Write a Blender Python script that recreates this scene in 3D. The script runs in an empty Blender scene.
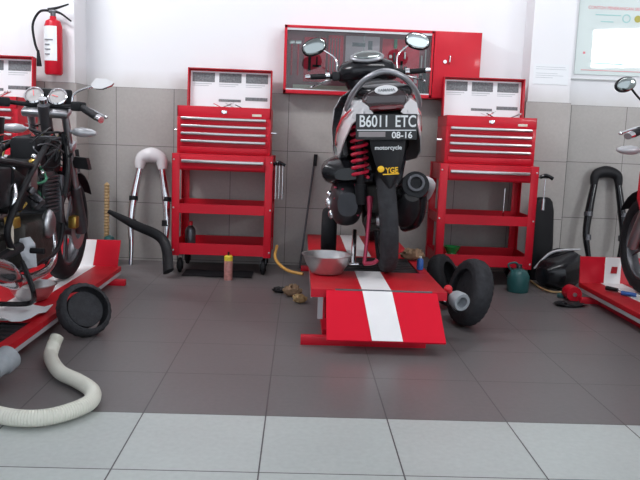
import bpy, bmesh, math, random
from mathutils import Vector, Matrix, Euler
random.seed(7)
C = bpy.context.scene.collection
PI = math.pi
V = Vector

# ------------------------------------------------------------------ camera
FPX, PITCH, ROLL, YAW, H = 708.15, .14102, .03772, .03163, .9065
fw = V((math.sin(YAW)*math.cos(PITCH), math.cos(YAW)*math.cos(PITCH), -math.sin(PITCH)))
rt0 = V((math.cos(YAW), -math.sin(YAW), 0)); up0 = rt0.cross(fw)
rt = rt0*math.cos(ROLL) + up0*math.sin(ROLL); up = -rt0*math.sin(ROLL) + up0*math.cos(ROLL)
cd = bpy.data.cameras.new('camera'); cam = bpy.data.objects.new('camera', cd); C.objects.link(cam)
cd.sensor_width = 36; cd.lens = FPX/640*36; cd.clip_start = .05
m = Matrix((rt, up, -fw)).transposed().to_4x4(); m.translation = V((0, 0, H)); cam.matrix_world = m
bpy.context.scene.camera = cam

def ray(x, y): return fw*FPX + rt*(x-320) - up*(y-240)
def at(x, y, Y):                    # point of the plane at depth Y
    d = ray(x, y); return d*(Y/d.y) + V((0, 0, H))
def fl(x, y, z=0):                  # point of the level z
    d = ray(x, y); return d*((z-H)/d.z) + V((0, 0, H))

# ------------------------------------------------------------------ materials
def mat(name, col, rough=.5, metal=0, coat=0, noise=0, nscale=20, bump=0, bscale=60, spec=.5, trans=0, alpha=1, ior=1.45):
    mt = bpy.data.materials.new(name); mt.use_nodes = True
    nt = mt.node_tree; b = nt.nodes['Principled BSDF']
    b.inputs['Base Color'].default_value = (*col, 1); b.inputs['Roughness'].default_value = rough
    b.inputs['Metallic'].default_value = metal; b.inputs['Coat Weight'].default_value = coat
    b.inputs['Coat Roughness'].default_value = .08
    b.inputs['Specular IOR Level'].default_value = spec
    b.inputs['Transmission Weight'].default_value = trans; b.inputs['IOR'].default_value = ior
    b.inputs['Alpha'].default_value = alpha
    tc = nt.nodes.new('ShaderNodeTexCoord')
    if noise:
        n = nt.nodes.new('ShaderNodeTexNoise'); n.inputs['Scale'].default_value = nscale; n.inputs['Detail'].default_value = 6
        nt.links.new(tc.outputs['Object'], n.inputs['Vector'])
        mx = nt.nodes.new('ShaderNodeMix'); mx.data_type = 'RGBA'
        mx.inputs[6].default_value = (*[c*(1-noise) for c in col], 1); mx.inputs[7].default_value = (*[min(1, c*(1+noise)) for c in col], 1)
        nt.links.new(n.outputs['Fac'], mx.inputs[0]); nt.links.new(mx.outputs[2], b.inputs['Base Color'])
    if bump:
        n2 = nt.nodes.new('ShaderNodeTexNoise'); n2.inputs['Scale'].default_value = bscale; n2.inputs['Detail'].default_value = 4
        nt.links.new(tc.outputs['Object'], n2.inputs['Vector'])
        bp = nt.nodes.new('ShaderNodeBump'); bp.inputs['Strength'].default_value = bump; bp.inputs['Distance'].default_value = .004
        nt.links.new(n2.outputs['Fac'], bp.inputs['Height']); nt.links.new(bp.outputs['Normal'], b.inputs['Normal'])
    return mt

M = dict(
    red=mat('red_paint', (.56, .006, .022), .42, spec=.35, coat=.08, noise=.08, nscale=6),
    red_deck=mat('red_deck_paint', (.46, .008, .016), .5, spec=.3, noise=.28, nscale=5, bump=.1),
    red_worn=mat('worn_red_paint', (.36, .012, .02), .5, noise=.5, nscale=7, bump=.2),
    white_paint=mat('white_stripe_paint', (.82, .80, .80), .5, noise=.06, nscale=12),
    red_plastic=mat('red_plastic', (.6, .02, .03), .3),
    black=mat('black_gloss', (.008, .008, .010), .2, coat=.15, spec=.4),
    case=mat('dark_case', (.035, .035, .04), .35, .5, noise=.3),
    black_m=mat('black_satin', (.011, .011, .013), .5, spec=.3),
    smoke=mat('smoked_lens', (.03, .012, .014), .1, coat=.8),
    redlens=mat('red_lens', (.12, .008, .012), .12, coat=.8),
    rubber=mat('tyre_rubber', (.013, .013, .015), .7, spec=.25, noise=.3, nscale=40, bump=.5, bscale=90),
    rubber_g=mat('dusty_rubber', (.036, .036, .04), .75, spec=.25, noise=.45, nscale=30, bump=.8, bscale=90),
    ramp_red=mat('ramp_paint', (.66, .008, .028), .7, spec=.15, noise=.06, nscale=5),
    chrome=mat('chrome', (.8, .8, .82), .12, 1),
    alu=mat('cast_aluminium', (.5, .5, .52), .35, 1, noise=.2, bump=.3),
    steel=mat('brushed_steel', (.62, .6, .6), .28, .9, noise=.12, nscale=30),
    rail=mat('grey_metal_paint', (.34, .34, .36), .3, .6),
    silver=mat('silver_plastic', (.55, .55, .57), .35, .3),
    dark_alu=mat('dark_metal', (.12, .12, .13), .4, .8, noise=.35, nscale=25, bump=.3),
    grease=mat('greasy_metal', (.06, .055, .05), .45, .6, noise=.5, nscale=30, bump=.5),
    white=mat('white_gloss', (.78, .77, .78), .25, coat=.5),
    spring=mat('spring_red', (.6, .015, .05), .3, coat=.4),
    pink=mat('pinkish_red_metal', (.36, .04, .08), .3, .5),
    yellow=mat('yellow_sticker', (.95, .55, .02), .4),
    plate=mat('plate_black', (.03, .03, .032), .4),
    plate_w=mat('plate_lettering', (.8, .82, .82), .5),
    glassy=mat('mirror_glass', (.7, .76, .74), .04, 1),
    mirror_d=mat('mirror_glass_dim', (.34, .37, .36), .08, 1),
    paper=mat('paper', (.8, .82, .84), .5, coat=.2),
    paper_g=mat('grey_print', (.16, .17, .18), .5, noise=.9, nscale=90),
    paper_l=mat('pale_print', (.5, .53, .55), .5, noise=.2, nscale=60),
    plastic_w=mat('off_white_hose', (.7, .69, .6), .42, noise=.08, nscale=15),
    grey_pl=mat('grey_rubber', (.3, .32, .34), .5, noise=.2, nscale=30),
    brass=mat('brass', (.5, .33, .08), .35, .9, noise=.3),
    tan=mat('tan_plastic', (.42, .28, .13), .5, noise=.2, nscale=30),
    brown=mat('brown_rag', (.24, .15, .09), .9, noise=.5, nscale=30, bump=.8),
    teal=mat('teal_plastic', (.02, .10, .10), .4, noise=.2),
    green=mat('green_plastic', (.01, .28, .06), .2, coat=.5),
    blue=mat('blue_plastic', (.03, .12, .4), .35),
    cyan=mat('pale_blue_plastic', (.35, .55, .65), .35),
    yell=mat('yellow_plastic', (.75, .6, .05), .35),
    canlabel=mat('can_label', (.45, .2, .18), .3, noise=.8, nscale=45),
    wire_y=mat('wire_yellow', (.45, .4, .08), .5), wire_g=mat('wire_green', (.06, .25, .14), .5), wire_r=mat('wire_red', (.4, .03, .03), .5),
    orange=mat('orange_hose', (.62, .33, .08), .5),
    conduit=mat('grey_conduit', (.55, .57, .56), .6),
    cream=mat('cream_plastic', (.66, .6, .5), .5),
    poster_t=mat('poster_teal', (.35, .6, .58), .4), poster_r=mat('poster_red', (.75, .22, .25), .4), poster_k=mat('poster_text', (.3, .36, .4), .4),
    faded=mat('faded_print', (.3, .27, .27), .6),
    gauge_grey=mat('gauge_dial', (.30, .28, .28), .4, noise=.4, nscale=40),
    foam=mat('red_foam', (.72, .03, .07), .7, noise=.3), pale_pink=mat('pale_grey_pink', (.66, .54, .60), .7, noise=.15, nscale=8), board_d=mat('dark_board', (.38, .13, .16), .6, noise=.5, nscale=9),  # the grey pink also colours the painted reflection of the cabinet glass
)
# clear cabinet glass and glossy laminate
def glass():
    mt = bpy.data.materials.new('clear_glass'); mt.use_nodes = True; nt = mt.node_tree; nt.nodes.clear()
    o = nt.nodes.new('ShaderNodeOutputMaterial'); t = nt.nodes.new('ShaderNodeBsdfTransparent'); g = nt.nodes.new('ShaderNodeBsdfGlossy')
    g.inputs['Roughness'].default_value = .03; mx = nt.nodes.new('ShaderNodeMixShader'); f = nt.nodes.new('ShaderNodeFresnel')
    f.inputs['IOR'].default_value = 1.5; t.inputs['Color'].default_value = (.92, .95, .94, 1)
    nt.links.new(f.outputs[0], mx.inputs[0]); nt.links.new(t.outputs[0], mx.inputs[1]); nt.links.new(g.outputs[0], mx.inputs[2]); nt.links.new(mx.outputs[0], o.inputs[0])
    return mt
M['glass'] = glass()
lam = mat('laminated_poster', (.62, .7, .68), .35, coat=1); lam.node_tree.nodes['Principled BSDF'].inputs['Coat Roughness'].default_value = .03; M['poster'] = lam

def tile_mat(name, axes, x0, y0, t, col, col2=None, split=None, rough=.4, grout=(.05, .05, .05), g=.0022, speck=.12):
    mt = bpy.data.materials.new(name); mt.use_nodes = True; nt = mt.node_tree; b = nt.nodes['Principled BSDF']; L = nt.links.new
    def N(t_, **k):
        n = nt.nodes.new(t_)
        for a, v in k.items(): setattr(n, a, v)
        return n
    def math_(op, a, b_=None):
        n = N('ShaderNodeMath', operation=op)
        for i, v in enumerate((a, b_)):
            if v is None: continue
            if isinstance(v, (int, float)): n.inputs[i].default_value = v
            else: L(v, n.inputs[i])
        return n.outputs[0]
    tc = N('ShaderNodeTexCoord'); sp = N('ShaderNodeSeparateXYZ'); L(tc.outputs['Object'], sp.inputs[0])
    A = sp.outputs[axes[0]]; B = sp.outputs[axes[1]]
    a = math_('DIVIDE', math_('SUBTRACT', A, x0-40*t), t); c = math_('DIVIDE', math_('SUBTRACT', B, y0-40*t), t)
    fa = math_('ABSOLUTE', math_('SUBTRACT', math_('FRACT', math_('ADD', a, .5)), .5)); fc = math_('ABSOLUTE', math_('SUBTRACT', math_('FRACT', math_('ADD', c, .5)), .5))
    gr = math_('LESS_THAN', math_('MINIMUM', fa, fc), g/t)
    # per tile tint
    cmb = N('ShaderNodeCombineXYZ'); L(math_('FLOOR', a), cmb.inputs[0]); L(math_('FLOOR', c), cmb.inputs[1])
    wn = N('ShaderNodeTexWhiteNoise'); L(cmb.outputs[0], wn.inputs['Vector'])
    n = N('ShaderNodeTexNoise'); n.inputs['Scale'].default_value = 55; n.inputs['Detail'].default_value = 6; L(tc.outputs['Object'], n.inputs['Vector'])
    n3 = N('ShaderNodeTexNoise'); n3.inputs['Scale'].default_value = 2.2; n3.inputs['Detail'].default_value = 4; L(tc.outputs['Object'], n3.inputs['Vector'])
    base = N('ShaderNodeMix', data_type='RGBA'); base.inputs[6].default_value = (*col, 1); base.inputs[7].default_value = (*(col2 or col), 1)
    if split is not None: L(math_('LESS_THAN', B, split), base.inputs[0])
    else: base.inputs[0].default_value = 0
    f = math_('ADD', math_('ADD', math_('MULTIPLY', n.outputs['Fac'], speck*2), math_('MULTIPLY', wn.outputs['Value'], .06)), math_('ADD', 1-speck-.03-.1, math_('MULTIPLY', n3.outputs['Fac'], .2)))
    hs = N('ShaderNodeHueSaturation'); L(base.outputs[2], hs.inputs['Color']); L(f, hs.inputs['Value'])
    fin = N('ShaderNodeMix', data_type='RGBA'); L(gr, fin.inputs[0]); L(hs.outputs[0], fin.inputs[6]); fin.inputs[7].default_value = (*grout, 1)
    L(fin.outputs[2], b.inputs['Base Color']); b.inputs['Roughness'].default_value = rough
    bp = N('ShaderNodeBump'); bp.inputs['Strength'].default_value = .3; bp.inputs['Distance'].default_value = .002; bp.invert = True
    L(gr, bp.inputs['Height']); L(bp.outputs[0], b.inputs['Normal'])
    return mt
M['floor'] = tile_mat('floor_tiles', (0, 1), -.486, 1.829, .4, (.15, .135, .136), (.48, .51, .49), 2.229, .36, (.062, .056, .058))
M['dado'] = tile_mat('wall_tiles', (0, 2), 1.906, 1.215, .4, (.38, .355, .335), rough=.4, grout=(.075, .07, .07), g=.0018, speck=.1)

def plaster():
    mt = bpy.data.materials.new('white_plaster'); mt.use_nodes = True; nt = mt.node_tree; b = nt.nodes['Principled BSDF']; L = nt.links.new
    tc = nt.nodes.new('ShaderNodeTexCoord'); sp = nt.nodes.new('ShaderNodeSeparateXYZ'); L(tc.outputs['Object'], sp.inputs[0])
    n = nt.nodes.new('ShaderNodeTexNoise'); n.inputs['Scale'].default_value = 5; n.inputs['Detail'].default_value = 8; L(tc.outputs['Object'], n.inputs['Vector'])
    mr = nt.nodes.new('ShaderNodeMapRange'); L(sp.outputs[2], mr.inputs[0]); mr.inputs[1].default_value = 1.215; mr.inputs[2].default_value = 1.34; mr.inputs[3].default_value = .62; mr.inputs[4].default_value = 0
    mu = nt.nodes.new('ShaderNodeMath'); mu.operation = 'MULTIPLY'; L(mr.outputs[0], mu.inputs[0]); L(n.outputs['Fac'], mu.inputs[1])
    mx = nt.nodes.new('ShaderNodeMix'); mx.data_type = 'RGBA'; L(mu.outputs[0], mx.inputs[0]); mx.inputs[6].default_value = (.80, .80, .82, 1); mx.inputs[7].default_value = (.42, .36, .28, 1)
    L(mx.outputs[2], b.inputs['Base Color']); b.inputs['Roughness'].default_value = .7
    bp = nt.nodes.new('ShaderNodeBump'); bp.inputs['Strength'].default_value = .15; L(n.outputs['Fac'], bp.inputs['Height']); L(bp.outputs[0], b.inputs['Normal'])
    return mt
M['plaster'] = plaster()

# ------------------------------------------------------------------ mesh builder
def frame(p, d, roll=0):
    d = V(d).normalized(); q = d.to_track_quat('Z', 'Y'); return Matrix.Translation(V(p)) @ q.to_matrix().to_4x4() @ Matrix.Rotation(roll, 4, 'Z')
class MB:
    def __init__(s): s.bm = bmesh.new(); s.mi = 0; s.mats = []
    def mat(s, m_):
        if m_ not in s.mats: s.mats.append(m_)
        s.mi = s.mats.index(m_); return s
    def _f(s, vs):
        try: f = s.bm.faces.new(vs); f.material_index = s.mi; return f
        except ValueError: return None
    def box(s, x0, x1, y0, y1, z0, z1, bev=0, X=None, taper=None):
        p = [(x0, y0, z0), (x1, y0, z0), (x1, y1, z0), (x0, y1, z0), (x0, y0, z1), (x1, y0, z1), (x1, y1, z1), (x0, y1, z1)]
        if taper:
            cx, cy = (x0+x1)/2, (y0+y1)/2
            p = p[:4] + [(cx+(a-cx)*taper, cy+(b-cy)*taper, c) for a, b, c in p[4:]]
        vs = [s.bm.verts.new((X @ V(q)) if X else q) for q in p]
        fs = [s._f([vs[i] for i in f]) for f in ((3, 2, 1, 0), (4, 5, 6, 7), (0, 1, 5, 4), (1, 2, 6, 5), (2, 3, 7, 6), (3, 0, 4, 7))]
        if bev:
            es = list({e for f in fs for e in f.edges})
            r = bmesh.ops.bevel(s.bm, geom=es, offset=bev, segments=2, affect='EDGES', profile=.5)
            for f in r['faces']: f.material_index = s.mi
        return s
    def hexa(s, a, b, c, d, t):   # quad a b c d given thickness vector t
        vs = [s.bm.verts.new(V(q)) for q in (a, b, c, d)] + [s.bm.verts.new(V(q)+V(t)) for q in (a, b, c, d)]
        for f in ((3, 2, 1, 0), (4, 5, 6, 7), (0, 1, 5, 4), (1, 2, 6, 5), (2, 3, 7, 6), (3, 0, 4, 7)): s._f([vs[i] for i in f])
        return s
    def loft(s, rings, cap=True, closed=False):
        R = [[s.bm.verts.new(V(p)) for p in r] for r in rings]; n = len(R[0])
        prs = list(zip(R, R[1:])) + ([(R[-1], R[0])] if closed else [])
        for a, b in prs:
            for i in range(n): s._f([a[i], a[(i+1) % n], b[(i+1) % n], b[i]])
        if cap and not closed: s._f(R[0][::-1]); s._f(R[-1])
        return s
    def tube(s, pts, r, n=10, smooth=True, closed=False, flat=1, sub=6, ribs=0):
        pts = [V(p) for p in pts]
        rs = r if isinstance(r, (list, tuple)) else [r]*len(pts)
        if smooth and len(pts) > 2:
            P = []; Q = []; N = len(pts)
            for i in range(N if closed else N-1):
                g = lambda k: pts[k % N] if closed else pts[max(0, min(N-1, k))]
                p0, p1, p2, p3 = g(i-1), g(i), g(i+1), g(i+2)
                for j in range(sub):
                    t = j/sub
                    P.append(.5*((2*p1)+(-p0+p2)*t+(2*p0-5*p1+4*p2-p3)*t*t+(-p0+3*p1-3*p2+p3)*t**3)); Q.append(rs[i]*(1-t)+rs[(i+1) % N]*t)
            if not closed: P.append(pts[-1]); Q.append(rs[-1])
            pts, rs = P, Q
        rings = []; N = len(pts); nrm = None
        for i, p in enumerate(pts):
            if closed: d = pts[(i+1) % N]-pts[i-1]
            else: d = pts[min(i+1, N-1)]-pts[max(i-1, 0)]
            if d.length < 1e-9: d = V((0, 0, 1))
            d.normalize()
            if nrm is None: nrm = d.orthogonal().normalized() if flat == 1 else (V((0, 0, 1))-d*d.z).normalized()
            nrm = (nrm-d*nrm.dot(d)).normalized(); bn = d.cross(nrm)
            rr = rs[i]*(1+(ribs if i % 2 else -ribs))
            rings.append([p+nrm*rr*math.cos(2*PI*k/n)+bn*rr*flat*math.sin(2*PI*k/n) for k in range(n)])
        return s.loft(rings, closed=closed)
    def cyl(s, p0, p1, r0, r1=None, n=16): return s.tube([p0, p1], [r0, r0 if r1 is None else r1], n, smooth=False)
    def lathe(s, prof, X=Matrix(), n=28, closed=False, mod=None, a0=0, a1=2*PI):
        rings = []; full = abs(a1-a0-2*PI) < 1e-6
        for k in range(n if full else n+1):
            a = a0+(a1-a0)*k/n
            rings.append([X @ V(((r*(mod(k, j) if mod else 1))*math.cos(a), (r*(mod(k, j) if mod else 1))*math.sin(a), z)) for j, (r, z) in enumerate(prof)])
        R = [[s.bm.verts.new(p) for p in r] for r in rings]; m_ = len(prof)
        for k in range(n):
            a, b = R[k], R[(k+1) % len(R)]
            for j in range(m_ if closed else m_-1): s._f([a[j], b[j], b[(j+1) % m_], a[(j+1) % m_]])
        bmesh.ops.remove_doubles(s.bm, verts=[v for r in R for v in r], dist=1e-6)
        return s
    def ell(s, c, r, X=None, n=20, m_=12, e=1):
        T = Matrix.Translation(V(c)) @ (X or Matrix()) @ Matrix.Diagonal((*r, 1))
        prof = [(math.cos(-PI/2+PI*i/m_)**e if 0 < i < m_ else 0, math.copysign(abs(math.sin(-PI/2+PI*i/m_))**e, math.sin(-PI/2+PI*i/m_))) for i in range(m_+1)]
        return s.lathe(prof, T, n)
    def prism(s, pts, y0, y1, X=None):   # outline in xz, extruded in y
        a = [s.bm.verts.new((X @ V((x, y0, z))) if X else (x, y0, z)) for x, z in pts]; b = [s.bm.verts.new((X @ V((x, y1, z))) if X else (x, y1, z)) for x, z in pts]
        s._f(a); s._f(b[::-1]); n = len(pts)
        for i in range(n): s._f([a[i], b[i], b[(i+1) % n], a[(i+1) % n]])
        return s
    def sheet(s, rows, t):  # grid surface with thickness along its normals
        R = [[V(p) for p in r] for r in rows]; A = []; B = []
        for i, r in enumerate(R):
            ra = []; rb = []
            for j, p in enumerate(r):
                du = R[min(i+1, len(R)-1)][j]-R[max(i-1, 0)][j]; dv = r[min(j+1, len(r)-1)]-r[max(j-1, 0)]
                nn = du.cross(dv); nn = nn.normalized() if nn.length > 1e-9 else V((0, 0, 1))
                ra.append(s.bm.verts.new(p)); rb.append(s.bm.verts.new(p+nn*t))
            A.append(ra); B.append(rb)
        n, k = len(R), len(R[0])
        for i in range(n-1):
            for j in range(k-1):
                s._f([A[i][j], A[i][j+1], A[i+1][j+1], A[i+1][j]]); s._f([B[i][j], B[i+1][j], B[i+1][j+1], B[i][j+1]])
        for i in range(n-1):
            s._f([A[i][0], A[i+1][0], B[i+1][0], B[i][0]]); s._f([A[i][-1], B[i][-1], B[i+1][-1], A[i+1][-1]])
        for j in range(k-1):
            s._f([A[0][j], B[0][j], B[0][j+1], A[0][j+1]]); s._f([A[-1][j], A[-1][j+1], B[-1][j+1], B[-1][j]])
        return s
    def build(s, name, material, parent=None, ang=38, loc=None, recalc=True):
        bm = s.bm
        if recalc: bmesh.ops.recalc_face_normals(bm, faces=bm.faces)
        for f in bm.faces: f.smooth = True
        for e in bm.edges:
            if len(e.link_faces) == 2 and e.calc_face_angle(0) > math.radians(ang): e.smooth = False
        me = bpy.data.meshes.new(name)
        mats = s.mats or [material]
        for q in mats: me.materials.append(M[q] if isinstance(q, str) else q)
        bm.to_mesh(me); bm.free()
        o = bpy.data.objects.new(name, me); C.objects.link(o)
        if parent: o.parent = parent
        if loc: o.location = loc
        return o
def lab(o, label, cat=None, group=None, kind=None):
    if label: o['label'] = label
    if cat: o['category'] = cat
    if group: o['group'] = group
    if kind: o['kind'] = kind
    return o
def thing(name, label, cat, loc=(0, 0, 0), rot=(0, 0, 0), group=None):
    o = bpy.data.objects.new(name, None); C.objects.link(o); o.location = loc; o.rotation_euler = rot; o.empty_display_size = .1
    return lab(o, label, cat, group)
def text(name, s, size, X, material, parent=None, ext=.0006, sx=1, align='CENTER', bold=0):
    cu = bpy.data.curves.new(name, 'FONT'); cu.body = s; cu.size = size; cu.extrude = ext; cu.align_x = align; cu.align_y = 'CENTER'; cu.offset = bold
    t = bpy.data.objects.new(name, cu); C.objects.link(t)
    dg = bpy.context.evaluated_depsgraph_get(); me = bpy.data.meshes.new_from_object(t.evaluated_get(dg)); bpy.data.objects.remove(t)
    me.transform(X @ Matrix.Diagonal((sx, 1, 1, 1))); me.name = name; me.materials.clear(); me.materials.append(M[material])
    o = bpy.data.objects.new(name, me); C.objects.link(o)
    if parent: o.parent = parent
    return o
def facing(x, y, z, tilt=0, roll=0):    # text plane facing -Y
    return Matrix.Translation((x, y, z)) @ Matrix.Rotation(PI/2+tilt, 4, 'X') @ Matrix.Rotation(roll, 4, 'Z')
def clone(o, parent=None):
    c = o.copy(); C.objects.link(c)
    if parent: c.parent = parent
    for ch in [q for q in bpy.data.objects if q.parent == o and q is not c]: clone(ch, c)
    return c
AX = Matrix.Rotation(PI/2, 4, 'Y')     # lathe axis -> x
def tyre_prof(R, w, n=14, sq=1.0):
    h = w*.5; out = []
    for i in range(n):
        a = 2*PI*i/n; c, s_ = math.cos(a), math.sin(a)
        out.append((R-h*.95+h*.95*math.copysign(abs(c)**sq, c), h*math.copysign(abs(s_)**sq, s_)))
    return out

# ------------------------------------------------------------------ setting
S = 'structure'
WY = 5.062
lab(MB().box(-4.2, 5.0, -2.6, WY+.3, -.12, 0).build('floor', 'floor'), None, kind=S)
lab(MB().box(-4.2, 5.0, WY, WY+.2, 0, 3.3).build('wall_back', 'plaster'), None, kind=S)
lab(MB().box(-4.2, -2.02, WY-.012, WY, 0, 1.215).box(-1.5, 1.535, WY-.012, WY, 0, 1.215).box(1.82, 5.0, WY-.012, WY, 0, 1.215).build('trim_1', 'dado'), None, kind=S)
lab(MB().box(-2.02, -1.5, 4.80, WY, 0, 3.3).build('wall_pillar_left', 'plaster'), None, kind=S)
lab(MB().box(1.535, 1.82, 4.88, WY, 0, 3.3).build('wall_pillar_right', 'plaster'), None, kind=S)
lab(MB().box(-2.032, -1.488, 4.788, 4.80, 0, 1.215).box(-1.5, -1.488, 4.80, WY-.012, 0, 1.215).box(-2.032, -2.02, 4.80, WY-.012, 0, 1.215).build('trim_2', 'dado'), None, kind=S)
lab(MB().box(1.523, 1.832, 4.868, 4.88, 0, 1.215).box(1.523, 1.535, 4.88, WY-.012, 0, 1.215).box(1.82, 1.832, 4.88, WY-.012, 0, 1.215).build('trim_3', 'dado'), None, kind=S)
lab(MB().box(-4.3, -4.2, -2.6, WY+.2, 0, 3.3).build('wall_left', 'plaster'), None, kind=S)
lab(MB().box(5.0, 5.1, -2.6, WY+.2, 0, 3.3).build('wall_right', 'plaster'), None, kind=S)
lab(MB().box(-4.3, 5.1, -2.6, WY+.2, 3.3, 3.4).build('ceiling', 'plaster'), None, kind=S)
lab(MB().cyl((-2.06, 4.85, 1.0), (-2.06, 4.85, 3.3), .014).build('wall_conduit', 'conduit'), 'grey conduit pipe running up the wall at the left edge', 'pipe')

# ------------------------------------------------------------------ tool trolleys with open chests
def trolley(label, chest_label, X, Y, rz, w=.65, cw=.59, d=.42, seed=0, cast=True, grp='red tool trolleys along the back wall'):
    t = thing('tool_trolley', label, 'tool trolley', (X, Y, 0), (0, 0, rz), grp)
    h = w/2; lw = .05
    for sx in (-1, 1):
        for y0 in (0, d-lw):
            x1 = sx*h; b = MB(); xa, xb = sorted((x1, x1-sx*lw))
            yf = 0 if y0 == 0 else d-.004
            b.box(xa, xb, yf, yf+.004, .12, .785, .001)                 # front or rear flange of the angle
            xs = x1 if sx > 0 else x1; b.box(min(xs, xs-sx*.004), max(xs, xs-sx*.004), y0, y0+lw, .12, .785, .001)
            lg = b.build('leg', 'red', t)
            MB().ell((x1-sx*.012, -.001, .745), (.006, .003, .006)).build('bolt', 'steel', lg) if y0 == 0 else None
            for zq in (.435, .155):
                if y0 == 0: MB().ell((x1-sx*.012, -.001, zq), (.006, .003, .006)).build('bolt', 'steel', lg)
    for z0, z1 in ((.40, .462), (.128, .203)):
        b = MB(); i = .005
        b.box(-h+i, h-i, i, d-i, z0, z0+.006).box(-h+i, h-i, .0042, .0092, z0, z1).box(-h+i, h-i, d-.012, d-.006, z0, z1).box(-h+i, -h+i+.006, i, d-i, z0, z1).box(h-i-.006, h-i, i, d-i, z0, z1)
        b.build('shelf', 'red', t)
    MB().box(-h+.006, h-.006, .006, d-.006, .68, .785, .003).build('body', 'red', t)
    dr = MB().box(-h+lw+.004, h-lw-.004, -.006, .006, .69, .77, .003).build('drawer', 'red', t)
    hb = MB().box(-h+lw+.012, h-lw-.012, -.024, -.004, .728, .748, .004).build('handle', 'steel', dr)
    lab(hb, 'long brushed metal handle')
    if cast:
        for sx in (-1, 1):
            for y0 in (.05, d-.05):
                c = MB(); cx = sx*(h-.05)
                c.mat('dark_alu').box(cx-.02, cx+.02, y0-.02, y0+.02, .115, .127).box(cx-.019, cx-.015, y0-.012, y0+.012, .04, .12).box(cx+.015, cx+.019, y0-.012, y0+.012, .04, .12)
                c.mat('rubber').lathe(tyre_prof(.05, .026, 8, .7) , Matrix.Translation((cx, y0, .05)) @ AX, 18, closed=True).cyl((cx-.019, y0, .05), (cx+.019, y0, .05), .028)
                c.build('caster', None, t)
    # chest
    c = thing('tool_chest', chest_label, 'tool chest', (X, Y, .785), (0, 0, rz), 'red tool chests with open lids')
    q = cw/2; d0, d1 = .035, .36; zt = .305
    b = MB(); b.box(-q, q, d0, d1, .002, .235, .003).box(-q, q, d0, d0+.006, .235, zt, .001).box(-q, q, d1-.006, d1, .235, zt).box(-q, -q+.006, d0, d1, .235, zt).box(q-.006, q, d0, d1, .235, zt)
    b.build('body', 'red', c)
    zz = (.235, .187, .139, .091)
    for i, z in enumerate(zz):
        o = MB().box(-q+.02, q-.02, d0-.006, d0+.004, z-.042, z-.001, .002).build('drawer', 'red', c)
        MB().box(-q+.026, q-.03, d0-.024, d0-.004, z-.018, z-.001, .004).build('handle', 'steel', o)
    MB().box(-q+.02, q-.02, d0-.005, d0+.004, .012, .046, .002).build('base_panel', 'red', c)
    lk = MB().cyl((0, d0+.002, .272), (0, d0-.012, .272), .011).box(-.018, .018, d0-.004, d0, .262, .282, .002).build('lock', 'chrome', c)
    MB().box(q-.12, q-.06, d0-.003, d0+.001, .25, .265, .001).build('badge', 'cream', c)
    hs = MB().tube([(-q-.001, .15, .15), (-q-.03, .15, .15), (-q-.03, .25, .15), (-q-.001, .25, .15)], .006, 8, smooth=False).build('side_handle', 'chrome', c)
    clone(hs).location = (0, 0, 0)
    hh = [o for o in bpy.data.objects if o.name.startswith('side_handle') and o.parent == c][-1]; hh.scale = (-1, 1, 1)
    # lid, opened upright
    lid = MB(); T = Matrix.Translation((0, d1, zt)) @ Matrix.Rotation(math.radians(-5), 4, 'X')
    z1 = .262
    lid.box(-q+.02, q-.01, -.003, .003, 0, z1, 0, T).box(-q+.02, q-.01, -.06, .003, z1-.004, z1, 0, T).box(-q+.02, -q+.026, -.06, .003, 0, z1, 0, T).box(q-.016, q-.01, -.06, .003, 0, z1, 0, T)
    L = lid.build('lid', 'red', c)
    sh = MB(); sh.mat('paper').box(-q+.032, q-.022, -.008, -.0035, .006, z1-.012, 0, T)
    for i in range(3):
        x0 = -q+.045+i*(cw-.055)/3; x1 = x0+(cw-.055)/3-.03
        sh.mat('paper_g').box(x0, x1, -.0095, -.008, z1-.085, z1-.022, 0, T)
        sh.mat('paper_l').box(x0, x1-.02, -.0092, -.008, z1-.1, z1-.094, 0, T).box(x0, x1-.04, -.0092, -.008, z1-.112, z1-.108, 0, T)
        if i: sh.mat('paper_g').box(x0, x1, -.0095, -.008, .035+.012*i, .046+.018*i, 0, T)
    lab(sh.build('instruction_sheet', None, L), 'white printed sheet with grey photos inside the lid')
    # tools lying in the top tray
    rnd = random.Random(seed)
    where = {1: 'left of the wall cabinet', 2: 'right of the scooter', 3: 'behind the stripped motorcycle'}[seed]
    for k in range(4):
        x = rnd.uniform(-.05, q-.14) if seed < 3 else rnd.uniform(.05, q-.12); y = d0+.09+.045*k; a_ = rnd.uniform(-.25, .25)
        w_ = thing('wrench', 'wrench sticking up from the open tray of the chest ' + where, 'wrench', (X+math.cos(rz)*x-math.sin(rz)*y, Y+math.sin(rz)*x+math.cos(rz)*y, .785+.302), (0, rnd.choice((-1, 1))*rnd.uniform(.35, .5), a_), 'wrenches in the chest tray ' + where)
        MB().box(-.07, .06, -.007, .007, 0, .005, .002).build('shaft', ['dark_alu', 'steel', 'red_plastic', 'black_m'][k], w_)
        MB().lathe([(.006, 0), (.014, 0), (.014, .008), (.006, .008)], Matrix.Translation((.07, 0, 0)), 10, closed=True).build('jaw', 'steel', w_)
    return t, c
trolley('red metal tool trolley standing left of the wall cabinet, yellow-capped can before it', 'red drawer chest with open lid on the trolley left of the wall cabinet', -.50, 4.60, math.radians(0), .65, .60, seed=1)
trolley('red metal tool trolley right of the scooter, teal jug under it', 'red drawer chest with open lid on the trolley right of the scooter', 1.205, 4.49, math.radians(-1), .63, .575, d=.40, seed=2)
trolley('red metal tool trolley mostly hidden behind the stripped motorcycle at the left edge', 'red drawer chest with open lid partly hidden by the stripped motorcycle', -1.98, 4.30, 0, .62, .57, d=.40, seed=3)

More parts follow.
